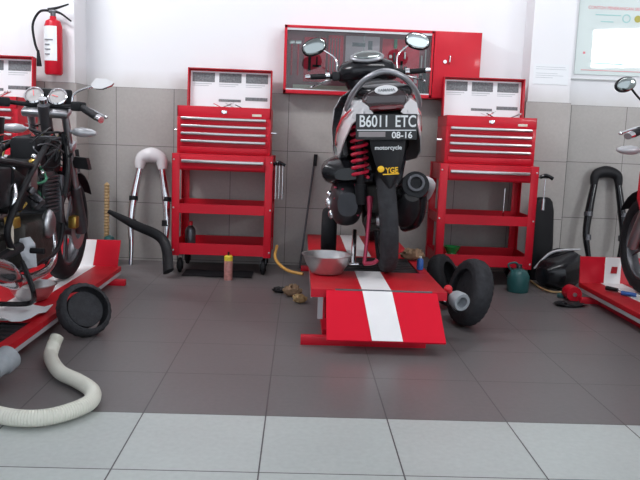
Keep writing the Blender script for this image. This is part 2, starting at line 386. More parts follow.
# rags and things on the shelves
def bottle(name, label, cat, p, r, h, body, cap, cn='cap'):
    t = thing(name, label, cat, p)
    MB().lathe([(0, 0), (r*.9, 0), (r, .006), (r, h*.68), (r*.8, h*.78), (r*.38, h*.85), (r*.38, h*.9), (0, h*.9)]).build('body', body, t)
    MB().lathe([(r*.45, h*.87), (r*.45, h), (0, h), (0, h*.87)], n=16).build(cn, cap, t)
    return t
bottle('oil_bottle', 'dark bottle with red cap on the lower shelf of the left trolley', 'bottle', (-.72, 4.72, .1345), .035, .20, 'dark_alu', 'red_plastic')
bottle('squeeze_bottle', 'small blue bottle with pale cap on the right edge of the middle lift', 'bottle', (.655, 3.70, .2395), .018, .072, 'blue', 'cream')
g = MB().lathe([(0, 0), (.03, 0), (.055, .045), (.058, .05), (.053, .05), (.028, .006), (0, .006)]).build('green_bowl', 'green', loc=(1.02, 4.60, .134)); lab(g, 'shiny green plastic bowl on the lower shelf of the right trolley', 'bowl')
# raise it: it sits on a small tin
tin = MB().lathe([(0, 0), (.04, 0), (.04, .055), (0, .055)]).build('tin_can', 'steel', loc=(1.02, 4.60, .1345)); lab(tin, 'short metal tin under the green bowl on the lower shelf', 'tin'); g.location.z = .191
pk = MB().box(-.04, .04, -.03, .03, 0, .045, .014).build('sealed_packet', 'cyan', loc=(-.27, 4.66, .407)); pk.rotation_euler = (0, 0, .4); lab(pk, 'pale blue and white packet on the middle shelf of the left trolley', 'packet')
rows = [[(-.15+.05*i, -.05+.035*j, .004+.008*math.sin(i*1.7+j*2.1)+.008) for j in range(4)] for i in range(7)]
cl = MB().sheet(rows, .004).build('cloth', 'paper_l', loc=(-.50, 4.70, .136)); lab(cl, 'pale folded cloth on the lower shelf of the left trolley', 'cloth')
sk = MB().cyl((0, 0, 0), (0, 0, .21), .004).cyl((0, 0, 0), (0, 0, -.012), .010).build('socket_bar', 'chrome', loc=(1.36, 4.66, .42)); lab(sk, 'thin chrome bar standing on the middle shelf of the right trolley', 'tool')

# hanging tools on trolley sides
def hanger(label, p, n, sgn=1, grp='hanging screwdrivers'):
    h_ = thing('tool_holder', label, 'tool holder', p)
    MB().box(0, .05*sgn, -.02, .14, -.006, .0, .002).build('bracket', 'black_m', h_)
    MB().tube([(.0, -.01, .0), (.03*sgn, -.03, .014), (.075*sgn, -.03, -.005)], .012, 8).build('grip', 'black', h_)
    return h_
hl = hanger('black clip holder on the right side of the left trolley', (-.172, 4.63, .735), 3)
for k in range(3):
    o = MB().cyl((0, 0, .0), (0, 0, -.19), .0042).cyl((0, 0, -.16), (0, 0, -.215), .0075, .006).build('socket_extension', 'chrome', loc=(-.155+.022*k, 4.60-.012*k, .729)); lab(o, 'chrome socket extension hanging off the side of the left trolley', 'tool', 'chrome extensions hanging on the left trolley')
hanger('black clip holder on the right side of the right trolley', (1.528, 4.49, .72), 1)
o = MB().cyl((0, 0, .0), (0, 0, -.16), .004).cyl((0, 0, -.13), (0, 0, -.2), .009).build('socket_extension', 'chrome', loc=(1.560, 4.475, .712)); lab(o, 'chrome socket extension hanging off the side of the right trolley', 'tool')

# ------------------------------------------------------------------ wall cabinet
x0, x1, z0, z1 = -.135, 1.205, 1.212, 1.663; yb = WY-.012; yf = WY-.135
cab = thing('wall_cabinet', 'red wall cabinet with glazed tool display and one solid door, behind the scooter', 'wall cabinet', (0, 0, 0))
b = MB(); f = .018
b.box(x0, x1, yf, WY-.001, z1-f, z1, .001).box(x0, x1, yf, yb, z0, z0+f+.006, .001).box(x0, x0+f, yf, yb, z0, z1).box(x1-f, x1, yf, yb, z0, z1).box(.865, .88, yf, yb, z0, z1)
b.build('case', 'red', cab)
lab(MB().box(x0+f, .865, yb-.014, yb, z0+f, z1-f).build('back_board', 'board_d', cab), 'dark back board')
MB().box(x0+f, .865, yf+.004, yf+.012, z1-f-.014, z1-f).box(x0+f, .865, yf+.004, yf+.012, z0+f+.006, z0+f+.014).build('glass_rail', 'steel', cab)
MB().box(x0+f, .41, yf+.02, yf+.024, z0+f+.012, z1-f-.008).build('glass_pane', 'glass', cab)
MB().box(.40, .865, yf+.008, yf+.012, z0+f+.012, z1-f-.008).build('glass_pane', 'glass', cab)
dd = MB().box(.883, x1-.004, yf-.014, yf-.001, z0+.006, z1-.006, .003).build('door', 'red', cab)
MB().cyl((.958, yf-.014, 1.46), (.958, yf-.024, 1.46), .012).tube([(.985, yf-.014, 1.50), (.99, yf-.03, 1.495), (.988, yf-.03, 1.455), (.985, yf-.014, 1.45)], .005, 8).build('handle', 'chrome', dd)
zb = z0+f+.006; yi = yb-.016
def inner(name, label, cat, mb, m_=None, grp=None): return lab(mb.build(name, m_), label, cat, grp)
inner('tool_case', 'open red tool tray with black cutouts in the cabinet, behind the left mirror', 'tool tray', MB().mat('foam').box(.0, .15, yi-.02, yi, 1.30, 1.60, .004).mat('black_m').box(.03, .05, yi-.028, yi-.02, 1.37, 1.50).box(.06, .12, yi-.028, yi-.02, 1.40, 1.415).box(.085, .095, yi-.028, yi-.02, 1.40, 1.47).box(.04, .13, yi-.026, yi-.02, 1.53, 1.57))
inner('tool_tray', 'tall red board with rows of sockets in the cabinet', 'tool tray', MB().mat('foam').box(.165, .27, yi-.02, yi, 1.32, 1.62, .004).mat('dark_alu').box(.18, .186, yi-.026, yi-.02, 1.36, 1.60).box(.2, .206, yi-.026, yi-.02, 1.36, 1.60).box(.22, .226, yi-.026, yi-.02, 1.38, 1.60).box(.24, .246, yi-.026, yi-.02, 1.4, 1.60))
inner('reflection_panel', 'pale pinkish grey panel painted as the glass reflection in the middle of the cabinet', 'board', MB().mat('pale_pink').box(.285, .52, yi-.018, yi, 1.30, 1.62, .003).mat('dark_alu').box(.33, .42, yi-.022, yi-.018, 1.55, 1.575).box(.44, .47, yi-.022, yi-.018, 1.53, 1.59))  # reflection on the cabinet glass, painted as a pale panel behind it
bb = MB().mat('foam').box(.54, .80, yi-.018, yi, 1.28, 1.61, .003)
rr = random.Random(4)
for k in range(16):
    cx = .555+.225*rr.random(); cz = 1.31+.25*rr.random(); hh_ = rr.uniform(.02, .07); bb.mat(rr.choice(['dark_alu', 'steel', 'pale_pink', 'black_m', 'wire_g'])).box(cx, cx+rr.uniform(.008, .025), yi-.03, yi-.018, cz, cz+hh_, .001)
inner('puller_set', 'red board crowded with pullers and sockets in the cabinet, behind the right mirror', 'tool set', bb)
for k, (x, hgt) in enumerate(((.815, .27), (.842, .31))):
    o = MB().mat('black_m').cyl((x, yi-.02, zb+.002), (x, yi-.02, zb+hgt*.5), .012).mat('steel').cyl((x, yi-.02, zb+hgt*.5), (x, yi-.02, zb+hgt), .006)
    inner('long_tool', ['shorter black-handled tool standing at the right end behind the cabinet glass', 'taller black-handled tool standing at the right end behind the cabinet glass'][k], 'tool', o)
inner('cardboard_strip', 'cream box lying on the cabinet floor under the red tool tray', 'box', MB().box(-.07, .36, yf+.032, yf+.06, zb+.001, zb+.038, .003), 'cream')
for k in range(2):
    x = -.085+.045*k
    inner('hammer', ['hammer hanging at the far left inside the cabinet', 'second hammer from the left inside the cabinet'][k], 'hammer', MB().mat('foam').cyl((x, yi-.01, 1.34), (x, yi-.01, 1.55), .007).mat('steel').box(x-.02, x+.02, yi-.018, yi, 1.55, 1.575, .003))

# ------------------------------------------------------------------ posters, notice, extinguisher
pz0, pz1 = 1.43, 1.96; px0, px1 = 1.905, 2.44
po = thing('wall_poster', 'laminated instruction poster with red title on the wall at upper right', 'poster', (0, 0, 0))
MB().box(px0, px1, WY-.008, WY, pz0, pz1).build('sheet', 'poster', po)
yP = WY-.009
text('title', 'CONTOH PENERANGAN SISTEM', .029, facing((px0+px1)/2, yP, 1.885), 'poster_r', po, sx=.98)
def pbox(nm, mt, a, b, c, d): MB().box(a, b, yP-.001, yP+.001, c, d).build(nm, mt, po)
MB().lathe([(.022, 0), (.03, 0), (.03, .002), (.022, .002)], Matrix.Translation((2.24, yP, 1.82)) @ Matrix.Rotation(PI/2, 4, 'X'), 20, closed=True).build('ring_drawing', 'poster_t', po)
MB().lathe([(.0, 0), (.024, 0), (.024, .002), (0, .002)], Matrix.Translation((2.32, yP, 1.82)) @ Matrix.Rotation(PI/2, 4, 'X'), 16).build('disc_drawing', 'wire_y', po)
for a_ in ((2.02, 2.2, 1.835, 1.842), (2.06, 2.15, 1.79, 1.797), (2.03, 2.25, 1.503, 1.512), (2.01, 2.21, 1.52, 1.526)): pbox('text_line', 'poster_t', *a_)
for a_ in ((1.955, 1.97, 1.57, 1.585), (1.95, 2.40, 1.458, 1.462), (2.36, 2.375, 1.76, 1.775)): pbox('text_line', 'poster_r', *a_)
lab(MB().box(1.885, 2.30, WY-.014, WY, 1.393, 1.400).build('wall_rail', 'conduit'), 'thin grey strip on the wall under the laminated poster', 'strip')
nt_ = thing('paper_notice', 'small white paper notice taped on the wall above the tiles', 'notice', (0, 0, 0))
pl_ = at(532, 63, 4.878); pr_ = at(571, 80, 4.878)
MB().box(1.56, 1.80, 4.877, 4.88, 1.335, 1.47).build('sheet', 'paper', nt_)
ln = MB()
for k, ww in enumerate((.2, .21, .0, .15, .19, .12)):
    if ww: ln.box(1.575, 1.575+ww, 4.8762, 4.8772, 1.448-.014*k, 1.451-.014*k)
ln.build('lines', 'paper_l', nt_)

ex = thing('fire_extinguisher', 'red fire extinguisher with white label hanging on the wall above the left trolley', 'fire extinguisher', (-1.61, 4.725, 1.255))
MB().lathe([(0, 0), (.048, 0), (.056, .012), (.056, .30), (.045, .335), (.02, .35), (.02, .365), (0, .365)]).build('cylinder', 'red', ex)
MB().lathe([(.0572, .085), (.0572, .30)], n=24, a0=PI*1.03, a1=PI*1.72).build('label_sheet', 'paper', ex, recalc=False)
for zz_, ww in ((.21, .05), (.18, .03), (.15, .035), (.12, .03)):
    MB().box(-.035, -.035+ww, -.0585, -.0555, zz_, zz_+.008).build('print', 'paper_g', ex)
MB().cyl((0, 0, .36), (0, 0, .39), .016).box(-.025, .02, -.01, .01, .385, .405, .003).build('valve', 'dark_alu', ex)
MB().tube([(-.03, 0, .405), (.03, 0, .42), (.1, 0, .445)], [.012, .008, .005], 8).tube([(.0, 0, .40), (.05, 0, .385), (.115, 0, .34)], [.01, .007, .005], 8).build('handle', 'black_m', ex)
hz = MB().tube([(-.02, 0, .40), (-.08, -.01, .39), (-.125, -.01, .31), (-.115, -.01, .2), (-.095, -.01, .14)], .008, 8).build('hose', 'black_m', ex)
MB().cyl((-.095, -.01, .15), (-.088, -.012, .05), .008, .016).build('nozzle', 'black_m', hz)
MB().box(-.03, .03, .05, .075, .2, .26).build('bracket', 'dark_alu', ex)

# ------------------------------------------------------------------ lifts
def lift(label, cx, ya, yb_, z, w=.62, stripe=.0, ramp=True, flap=None, grp='red motorcycle lift tables'):
    L = thing('lift_table', label, 'motorcycle lift', (cx, ya, 0), group=grp); h = w/2; D = yb_-ya; s0, s1 = stripe-.068, stripe+.065
    y1, y2 = (.46, .94)
    b = MB()
    for a, c in ((0, y1), (y2, D)): b.box(-h, h, a, c, z-.03, z-.002, .003)
    b.box(-h, -h+.05, y1, y2, z-.03, z-.002).box(h-.05, h, y1, y2, z-.03, z-.002)
    b.build('deck', 'red_deck', L)
    for a, c in ((0, y1), (y2, D)): lab(MB().box(s0, s1, a, c, z-.0022, z).build('stripe', 'white_paint', L), 'white painted stripe along the deck')
    g_ = MB()
    for k in range(9): g_.box(-h+.05, h-.05, y1+.006+k*.053, y1+.046+k*.053, z-.02, z-.006, .003)
    lab(g_.build('grating', 'black_m', L), 'dark ribbed drop-out panel')
    lab(MB().box(-h, -h+.006, .02, D, z-.05, z-.03).build('side_rail', 'silver', L), 'pale side rail')
    lab(MB().box(h-.006, h, .02, D, z-.05, z-.03).build('side_rail', 'silver', L), 'pale side rail')
    # base frame
    MB().box(-h+.06, -h+.11, .05, D-.1, .0, .035).box(h-.11, h-.06, .05, D-.1, 0, .035).box(-h-.04, h-.1, -.09, -.05, 0, .04, .002).box(-h-.04, h+.06, D-.16, D-.12, 0, .035, .002).build('base_frame', 'red', L)
    return L, h, D, s0, s1
# centre lift, raised
L, h, D, s0, s1 = lift('raised red motorcycle lift in the middle, carrying the white and black scooter', .377, 3.14, 4.98, .24, .62, stripe=-.01)
for sx in (-1, 1):
    x = sx*.22
    MB().hexa((x-.012, .25, .04), (x+.012, .25, .04), (x+.012, 1.2, .205), (x-.012, 1.2, .205), (0, -.0, .03)).build('scissor_arm', 'red_worn', L)
    MB().hexa((x-.04, 1.2, .04), (x-.02, 1.2, .04), (x-.02, .3, .2), (x-.04, .3, .2), (0, -.0, .03)).build('scissor_arm', 'red_worn', L)
lab(MB().box(-.276, -.252, .03, .05, .09, .21).build('stay', 'silver', L), 'silver stay under the left corner')
MB().box(-.31, .31, -.004, .002, .2, .238).build('front_lip', 'red', L)
rp = MB().hexa((-.242, -.012, .235), (.262, -.012, .235), (.275, -.205, .06), (-.24, -.205, .06), (0, .006, -.008)).build('ramp', 'ramp_red', L)
rs = MB().hexa((-.078, -.0135, .2357), (.056, -.0135, .2357), (.088, -.2062, .061), (-.045, -.2062, .061), (0, -.0022, .0022)).build('ramp_stripe', 'white_paint', rp)
lab(rs, 'white painted stripe down the ramp')
MB().cyl((-.2, -.004, .236), (.24, -.004, .236), .006).build('hinge', 'dark_alu', rp)
# side lifts, lowered
def side_lift(label, cx, ya, yb_, z, fx, w=.56):
    L, h, D, s0, s1 = lift(label, cx, ya, yb_, z, w, stripe=fx)
    fp = MB().hexa((fx-.20, D-.01, z-.005), (fx+.20, D-.01, z-.005), (fx+.21, D+.03, z+.155), (fx-.19, D+.03, z+.155), (0, .008, 0)).build('wheel_stop', 'red', L)
    MB().hexa((fx-.05, D-.0125, z-.005), (fx+.05, D-.0125, z-.005), (fx+.065, D+.0275, z+.155), (fx-.035, D+.0275, z+.155), (0, .002, 0)).build('stripe', 'white_paint', fp)
    if cx > 0: lab(MB().hexa((fx-.008, D+.0, z+.06), (fx+.03, D+.0, z+.06), (fx+.038, D+.012, z+.10), (fx+.002, D+.012, z+.10), (0, .003, 0)).build('paint_mark', 'red_worn', fp), 'small red mark on the white stripe')
    return L
side_lift('lowered red motorcycle lift at the left, carrying the stripped motorcycle', -1.36, 2.05, 4.32, .09, .06)
side_lift('lowered red motorcycle lift at the right edge, tools on its deck', 2.01, 2.4, 4.22, .10, -.08)

def at_obj(name, label, cat, mb, m_, grp=None, loc=None): return lab(mb.build(name, m_, loc=loc), label, cat, grp)
# steel basins
def bowl(label, p, r, hgt, m_='steel'):
    return at_obj('steel_basin', label, 'basin', MB().lathe([(0, 0), (r*.5, 0), (r*.62, .005), (r*.86, hgt*.55), (r*.97, hgt-.003), (r*1.03, hgt), (r*1.03, hgt+.003), (r*.96, hgt+.002), (r*.83, hgt*.55), (r*.6, .01), (0, .006)], n=40), m_, loc=p)
bowl('round steel basin on the front left corner of the middle lift', (.150, 3.51, .2405), .125, .096)
bowl('steel basin on the lift under the stripped motorcycle', (-1.27, 3.38, .0905), .11, .075)

# pneumatic couplings
cp = thing('foot_valve', 'grey rubber coupling with red knob at the right corner of the middle lift', 'coupling', (.748, 3.20, .195))
ax = frame((0, 0, 0), (.35, -.9, -.12))
MB().lathe([(0, -.03), (.030, -.03), (.040, -.01), (.044, .03), (.040, .045), (.026, .045), (.022, 0), (0, 0)], ax, 24).build('coupling', 'grey_pl', cp)
MB().ell((-.04, .02, .045), (.02, .02, .018)).cyl((-.04, .02, .04), (0, 0, .0), .01).build('knob', 'red_plastic', cp)

# ------------------------------------------------------------------ tyres
def tyre(name, label, p, axis, R, w, m_='rubber_g', tread=36, cat='tyre', hole=.62, grp=None):
    b = MB(); X = frame((0, 0, 0), axis); n = tread*2; pr = tyre_prof(R, w, 18, .75)
    # open carcass: outer shell and hollow inside
    pr = [q for q in pr if q[0] > R*hole]; pr = sorted(pr, key=lambda q: math.atan2(q[1], q[0]-R+w*.475))
    inn = [(r-.010 if r > R*.8 else r, z*.82) for r, z in pr][::-1]
    out = [(r if abs(z) < w*.5 else r, z) for r, z in pr]; k_out = len(out)
    def mod(k, j): return (1.0 if (k % 2 == 0) else .975) if j < k_out and out[j][0] > R*.86 else 1
    b.lathe(out+inn, X, n, closed=True, mod=mod)
    return at_obj(name, label, cat, b, m_, grp, loc=p)
wt = tyre('worn_wheel', 'small dusty wheel leaning against the right side of the middle lift', (.875, 3.48, .172), (.95, .22, -.22), .172, .10, tread=30)
MB().lathe([(0, -.02), (.04, -.035), (.11, -.02), (.11, .02), (.04, .035), (0, .02)], frame((0, 0, 0), (.95, .22, -.22)), 28).build('hub', 'rubber_g', wt)
tyre('rubber_ring', 'dark tyre leaning between the middle lift and the right trolley', (.835, 3.90, .15), (.8, -.5, .4), .15, .09, 'rubber', tread=24)
tyre('spare_tyre', 'black tyre standing on the left edge of the middle lift behind the steel basin', (.18, 4.08, .381), (.985, -.05, 0), .14, .09, 'rubber', tread=30)
bs = thing('bench_seat', 'long black motorcycle bench seat standing on end right of the right trolley', 'seat', (1.685, 4.795, 0), (math.radians(-3), 0, .3))
MB().loft([[(hw*math.copysign(abs(math.cos(a))**.6, math.cos(a)), .035*math.copysign(abs(math.sin(a))**.7, math.sin(a)), z) for a in [2*PI*k/20 for k in range(20)]] for z, hw in ((.0, .07), (.02, .085), (.25, .092), (.48, .085), (.54, .07), (.565, .045), (.572, .02))]).build('cushion', 'black_m', bs)
dt = tyre('dull_tyre', 'dull dark wheel beside the left lift, above the white hose end', (-.945, 3.12, .112), (.62, -.62, .48), .125, .08, 'rubber_g', tread=24, cat='wheel')
MB().lathe([(0, -.02), (.03, -.03), (.082, -.015), (.082, .015), (.03, .03), (0, .02)], frame((0, 0, 0), (.62, -.62, .48)), 28).build('hub', 'rubber_g', dt)

# ------------------------------------------------------------------ scooter
sc = thing('scooter', 'white and black scooter seen from behind with raised mirrors on the middle lift', 'scooter', (.468, 3.60, .2405), (0, math.radians(-5.3), math.radians(-1.8)))
def wheel(name, y, R, w, parent, z=None, disc=False, xo=0, steer=0, tm='rubber', rmat='alu'):
    z = R if z is None else z; T = Matrix.Translation((xo, y, z)) @ Matrix.Rotation(steer, 4, 'Z') @ AX
    b = MB(); pr = tyre_prof(R, w, 16, .9)
    b.lathe(pr, T, 72, closed=True, mod=lambda k, j: (1 if (k % 3) else .975) if pr[j][0] > R*.93 and abs(pr[j][1]) > w*.12 else 1)
    ty = b.build(name, tm, parent)
    rm = MB(); rr_ = R-w*.95
    rm.lathe([(rr_+.012, -w*.32), (rr_+.012, w*.32), (rr_, w*.34), (rr_-.01, w*.2), (rr_-.01, -w*.2), (rr_, -w*.34)], T, 40, closed=True)
    rm.lathe([(0, -w*.5), (.035, -w*.5), (.04, -w*.3), (.04, w*.3), (.035, w*.5), (0, w*.5)], T, 20)
    for k in range(5):
        a = 2*PI*k/5
        for da in (-.16, .16):
            p0 = T @ V((.03*math.cos(a), .03*math.sin(a), 0)); p1 = T @ V(((rr_)*math.cos(a+da), (rr_)*math.sin(a+da), 0)); rm.cyl(p0, p1, .009, .007, 8)
    rm.build('rim', rmat, ty)
    if disc:
        dT = T @ Matrix.Translation((0, 0, disc)); MB().lathe([(.06, -.002), (.115, -.002), (.115, .002), (.06, .002)], dT, 32, closed=True).build('brake_disc', 'steel', ty)
    return ty
wheel('rear_wheel', 0, .272, .092, sc, tm='rubber_g')
wheel('front_wheel', 1.17, .272, .08, sc)
# side panels
def sidepanel(sx):
    rows_ = []
    for y, pts in ((-.345, [(.07, .86), (.085, .858), (.105, .845), (.11, .80)]), (-.27, [(.11, .872), (.13, .865), (.155, .83), (.165, .76)]), (-.15, [(.14, .885), (.17, .87), (.20, .80), (.205, .68)]),
                   (0, [(.12, .90), (.19, .85), (.226, .75), (.226, .61)]), (.2, [(.12, .86), (.195, .80), (.235, .69), (.23, .57)]), (.4, [(.12, .80), (.18, .74), (.205, .65), (.19, .55)])):
        pts = [(x*(.96 if sx < 0 else .88), z) for x, z in pts]
        rows_.append([(sx*x, y, z) for x, z in pts])
    p = MB().sheet(rows_, .006*sx).build('side_panel', 'white', sc)
    st = []
    for r, (zlo, zhi) in zip(rows_[1:], ((.0, .1), (.0, .15), (.02, .2), (.05, .25), (.05, .25))):
        a, b_ = V(r[2]), V(r[3]); st.append([a.lerp(b_, t)+V((sx*.0075, -.004, 0)) for t in (zlo, zhi)])
    MB().sheet(st, .0015*sx).build('stripe', 'red_plastic', p)
for sx in (-1, 1): sidepanel(sx)
def sup(cx, y, zc, hw, hh, n=20, e=.7, top=1):
    return [(cx+hw*math.copysign(abs(math.cos(2*PI*k/n))**e, math.cos(2*PI*k/n)), y, zc+hh*math.copysign(abs(math.sin(2*PI*k/n))**e, math.sin(2*PI*k/n))) for k in range(n)]
MB().loft([sup(0, -.30, .90, .04, .012), sup(0, -.27, .915, .075, .025), sup(0, -.15, .925, .10, .035), sup(0, .0, .91, .12, .04), sup(0, .1, .885, .125, .04), sup(0, .25, .845, .125, .04), sup(0, .42, .81, .11, .035), sup(0, .5, .80, .07, .02)]).build('seat', 'black_m', sc)
MB().loft([sup(0, -.30, .82, .07, .035), sup(0, -.2, .79, .115, .07), sup(0, 0, .76, .15, .10), sup(0, .25, .69, .17, .13), sup(0, .45, .63, .16, .14)]).build('under_seat_body', 'black_m', sc)
tl = MB().loft([sup(0, -.375, .858, .06, .03, e=.8), sup(0, -.365, .858, .09, .047, e=.8), sup(0, -.33, .858, .105, .056, e=.8), sup(0, -.26, .855, .11, .06, e=.8)]).build('tail_lamp', 'smoke', sc)
MB().loft([sup(0, -.385, .822, .045, .007), sup(0, -.372, .822, .078, .014), sup(0, -.33, .822, .09, .016)]).build('lens', 'redlens', tl)
for sx in (-1, 1):
    q_ = ((.062, -.374, .80), (.085, -.368, .835), (.112, -.345, .858), (.145, -.30, .84), (.155, -.28, .79), (.11, -.345, .765))
    MB().loft([[(sx*x, y, z) for x, y, z in q_], [(sx*x, y+.03, z) for x, y, z in q_]]).build('tail_cowl', 'white', sc)
bd = MB().lathe([(0, 0), (.05, 0), (.052, .004), (.045, .008), (0, .009)], Matrix.Translation((0, -.372, .899)) @ Matrix.Rotation(PI/2-.15, 4, 'X') @ Matrix.Diagonal((1, .42, 1, 1)), 28).build('badge', 'white', sc)
text('lettering', 'YAMAHA', .017, facing(0, -.3825, .899, -.15), 'paper_g', bd, sx=1.1, bold=.0003)
gr = MB().tube([(-.172, -.17, .83), (-.168, -.2, .855), (-.140, -.27, .905), (-.08, -.325, .96), (0, -.345, .985), (.08, -.325, .96), (.140, -.27, .905), (.168, -.2, .855), (.172, -.17, .83)], .013, 12, flat=1).build('grab_rail', 'rail', sc)
MB().loft([sup(0, -.335, .895, .07, .022), sup(0, -.30, .90, .115, .035), sup(0, -.2, .90, .15, .04), sup(0, -.1, .89, .16, .04)]).build('tail_top', 'black', sc)
# licence plate
pt = MB().box(-.138, .138, -.395, -.391, .682, .797, .004).build('licence_plate', 'plate', sc)
pt.rotation_euler = (0, math.radians(3.2), 0); pt.location = (-.048, 0, -.002)
text('number', 'B6011', .072, facing(-.056, -.3957, .762), 'plate_w', pt, sx=.74, bold=.0011)
text('number', 'ETC', .072, facing(.085, -.3957, .762), 'plate_w', pt, sx=.74, bold=.0011)
text('expiry_date', '08-16', .040, facing(.07, -.3957, .702), 'plate_w', pt, sx=1.0, bold=.0008)
MB().box(-.132, .132, -.3965, -.3952, .7225, .727).build('line', 'plate_w', pt)
lab(MB().box(-.125, -.005, -.3965, -.3952, .695, .718).build('faded_patch', 'faded', pt), 'faded greyish patch')
MB().box(-.05, .05, -.391, -.3, .74, .76).build('plate_bracket', 'black_m', sc)
# mudguard flap
def fl_y(z): return -.372-(.70-z)*.06
rows_ = []
for z in (.78, .70, .645, .59, .545, .505, .48, .458):
    w_ = {.78: .086, .70: .083, .645: .078, .59: .067, .545: .054, .505: .038, .48: .025, .458: .008}[z]
    rows_.append([(w_*t, fl_y(z)+.022*t*t, z) for t in (-1, -.75, -.4, 0, .4, .75, 1)])
fd = MB().sheet(rows_, -.008).build('mudguard_flap', 'black_m', sc)
def ftext(s_, size, x, z, m_, sx=1, roll=0, bold=0, nm='lettering'): return text(nm, s_, size, facing(x, fl_y(z)-.0095, z, .06, roll), m_, fd, sx=sx, bold=bold)
ftext('motorcycle', .026, -.002, -.0+.643, 'plate_w', 1.02, -.04, .0006)
lab(ftext('YGE', .036, .010, .540, 'yellow', .85, 0, .001, 'sticker'), 'yellow sticker lettering')
MB().ell((-.04, fl_y(.55)-.010, .549), (.016, .003, .015)).build('sticker_mark', 'yellow', fd)
MB().box(-.033, .042, fl_y(.525)-.014, fl_y(.525)-.010, .522, .527).build('sticker_line', 'yellow', fd)
MB().tube([(0, -.33, .54), (0, -.24, .62), (0, -.05, .64)], [.05, .05, .05], 12, flat=1).build('inner_fender', 'black_m', sc)
# shock absorber with red coil spring, left side
sh = MB().cyl((-.12, -.1, .42), (-.12, -.16, .76), .020).cyl((-.12, -.085, .37), (-.12, -.1, .47), .030).build('shock_absorber', 'black_m', sc)
co = []
for i in range(8*14+1):
    t = i/(8*14); a = 2*PI*8*t; co.append((-.12+.037*math.cos(a), -.108-.05*t+.037*math.sin(a), .50+.26*t))
MB().tube(co, .0085, 7, smooth=False).build('spring', 'spring', sh)
cv = MB().loft([sup(-.19, -.10, .37, .05, .06, e=.8), sup(-.19, -.05, .37, .07, .11, e=.8), sup(-.195, .05, .37, .085, .125, e=.8), sup(-.19, .3, .34, .08, .12, e=.8), sup(-.17, .42, .34, .06, .09, e=.8)]).build('belt_case', 'case', sc)
for (bx, by, bz) in ((-.245, -.06, .455), (-.21, -.075, .445), (-.145, -.075, .465), (-.145, -.08, .42), (-.25, -.055, .40), (-.24, -.06, .32), (-.14, -.07, .31)): MB().ell((bx, by, bz), (.008, .014, .006)).build('bolt', 'pink', cv)
MB().loft([sup(-.18, -.09, .52, .07, .03, e=.8), sup(-.185, -.05, .53, .125, .055, e=.8), sup(-.185, .15, .53, .13, .08, e=.8), sup(-.18, .35, .52, .10, .06, e=.8)]).build('air_cleaner', 'black', sc)
MB().box(-.1, .08, .1, .4, .2, .45, .02).cyl((0, .35, .3), (0, .55, .28), .06).build('engine', 'grease', sc)
MB().tube([(-.08, .02, .272), (-.07, .2, .30)], .03, 10).cyl((-.09, 0, .272), (.08, 0, .272), .02).build('swingarm', 'grease', sc)
MB().tube([(-.078, -.1, .40), (-.085, -.13, .33), (-.105, -.16, .20), (-.125, -.17, .08)], [.020, .012, .010, .010], 10).build('kick_lever', 'pink', sc)
MB().tube([(-.125, -.17, .08), (-.08, -.19, .085), (-.06, -.19, .10)], .011, 8).build('lever_foot', 'pink', sc)
MB().tube([(-.15, .2, .2), (-.16, .15, .12), (-.17, .1, .035)], .013, 8).box(-.2, -.14, .08, .12, .026, .038, .003).build('side_stand', 'chrome', sc)
MB().tube([(-.2, .1, .40), (-.25, .08, .40), (-.29, .08, .37)], .012, 8).ell((-.28, .05, .37), (.022, .02, .03)).ell((-.27, .05, .31), (.02, .02, .025)).ell((-.275, .02, .42), (.018, .015, .015)).build('footpeg', 'chrome', sc)
# muffler on the right
mf = MB(); mp = [V((.125, .25, .33)), V((.13, .1, .37)), V((.14, -.05, .42)), V((.145, -.16, .455))]
mf.tube(mp, [.06, .078, .078, .066], 24).build('muffler', 'black', sc)
MB().lathe([(0, -.01), (.026, -.01), (.03, .012), (.042, .012), (.046, -.01)], frame((.145, -.165, .462), (.03, -.95, .25)), 24).build('muffler_tip', 'dark_alu', sc)
MB().tube([(.19, -.12, .47), (.225, -.03, .44), (.225, .1, .38)], [.022, .036, .032], 12, flat=1.0).build('heat_shield', 'silver', sc)
MB().tube([(.09, .1, .28), (.10, -.02, .29), (.105, -.12, .34), (.12, -.18, .40)], [.05, .06, .062, .035], 14).build('exhaust_pipe', 'black_m', sc)
MB().tube([(.17, -.12, .43), (.17, -.08, .34), (.15, -.03, .26), (.11, .1, .22)], [.03, .035, .035, .03], 12).build('lower_pipe', 'black', sc)
# floor board, leg shield, front
MB().box(-.15, .15, .42, .85, .27, .33, .02).build('floorboard', 'black_m', sc)
def shield(off, ex_, m_, nm):
    rows_ = []
    for z, y, hw in ((1.0, .86, .09), (.95, .87, .17), (.88, .885, .215), (.76, .89, .235), (.62, .885, .235), (.48, .88, .2), (.38, .86, .175), (.29, .82, .15)):
        rows_.append([((hw+ex_)*t, y+off-.05*t*t, z) for t in (-1, -.8, -.45, 0, .45, .8, 1)])
    return MB().sheet(rows_, .012).build(nm, m_, sc)
shield(0, 0, 'black', 'leg_shield'); shield(.03, .004, 'silver', 'front_apron')
MB().loft([sup(0, .95, .60, .12, .2, e=.9), sup(0, 1.05, .66, .09, .16, e=.9), sup(0, 1.13, .72, .04, .08, e=.9)]).build('nose', 'white', sc)
MB().sheet([[(x*.06, 1.17+.30*math.cos(a), .272+.30*math.sin(a)-.012*x*x) for x in (-1, -.5, 0, .5, 1)] for a in [math.radians(q) for q in range(15, 166, 15)]], .005).build('front_fender', 'white', sc)
MB().cyl((-.07, 1.17, .272), (-.06, 1.02, .72), .018).cyl((.07, 1.17, .272), (.06, 1.02, .72), .018).build('fork', 'dark_alu', sc)
MB().tube([(0, 1.02, .7), (0, .93, .98), (0, .90, 1.05)], [.04, .05, .06], 14).build('steering_neck', 'black', sc)
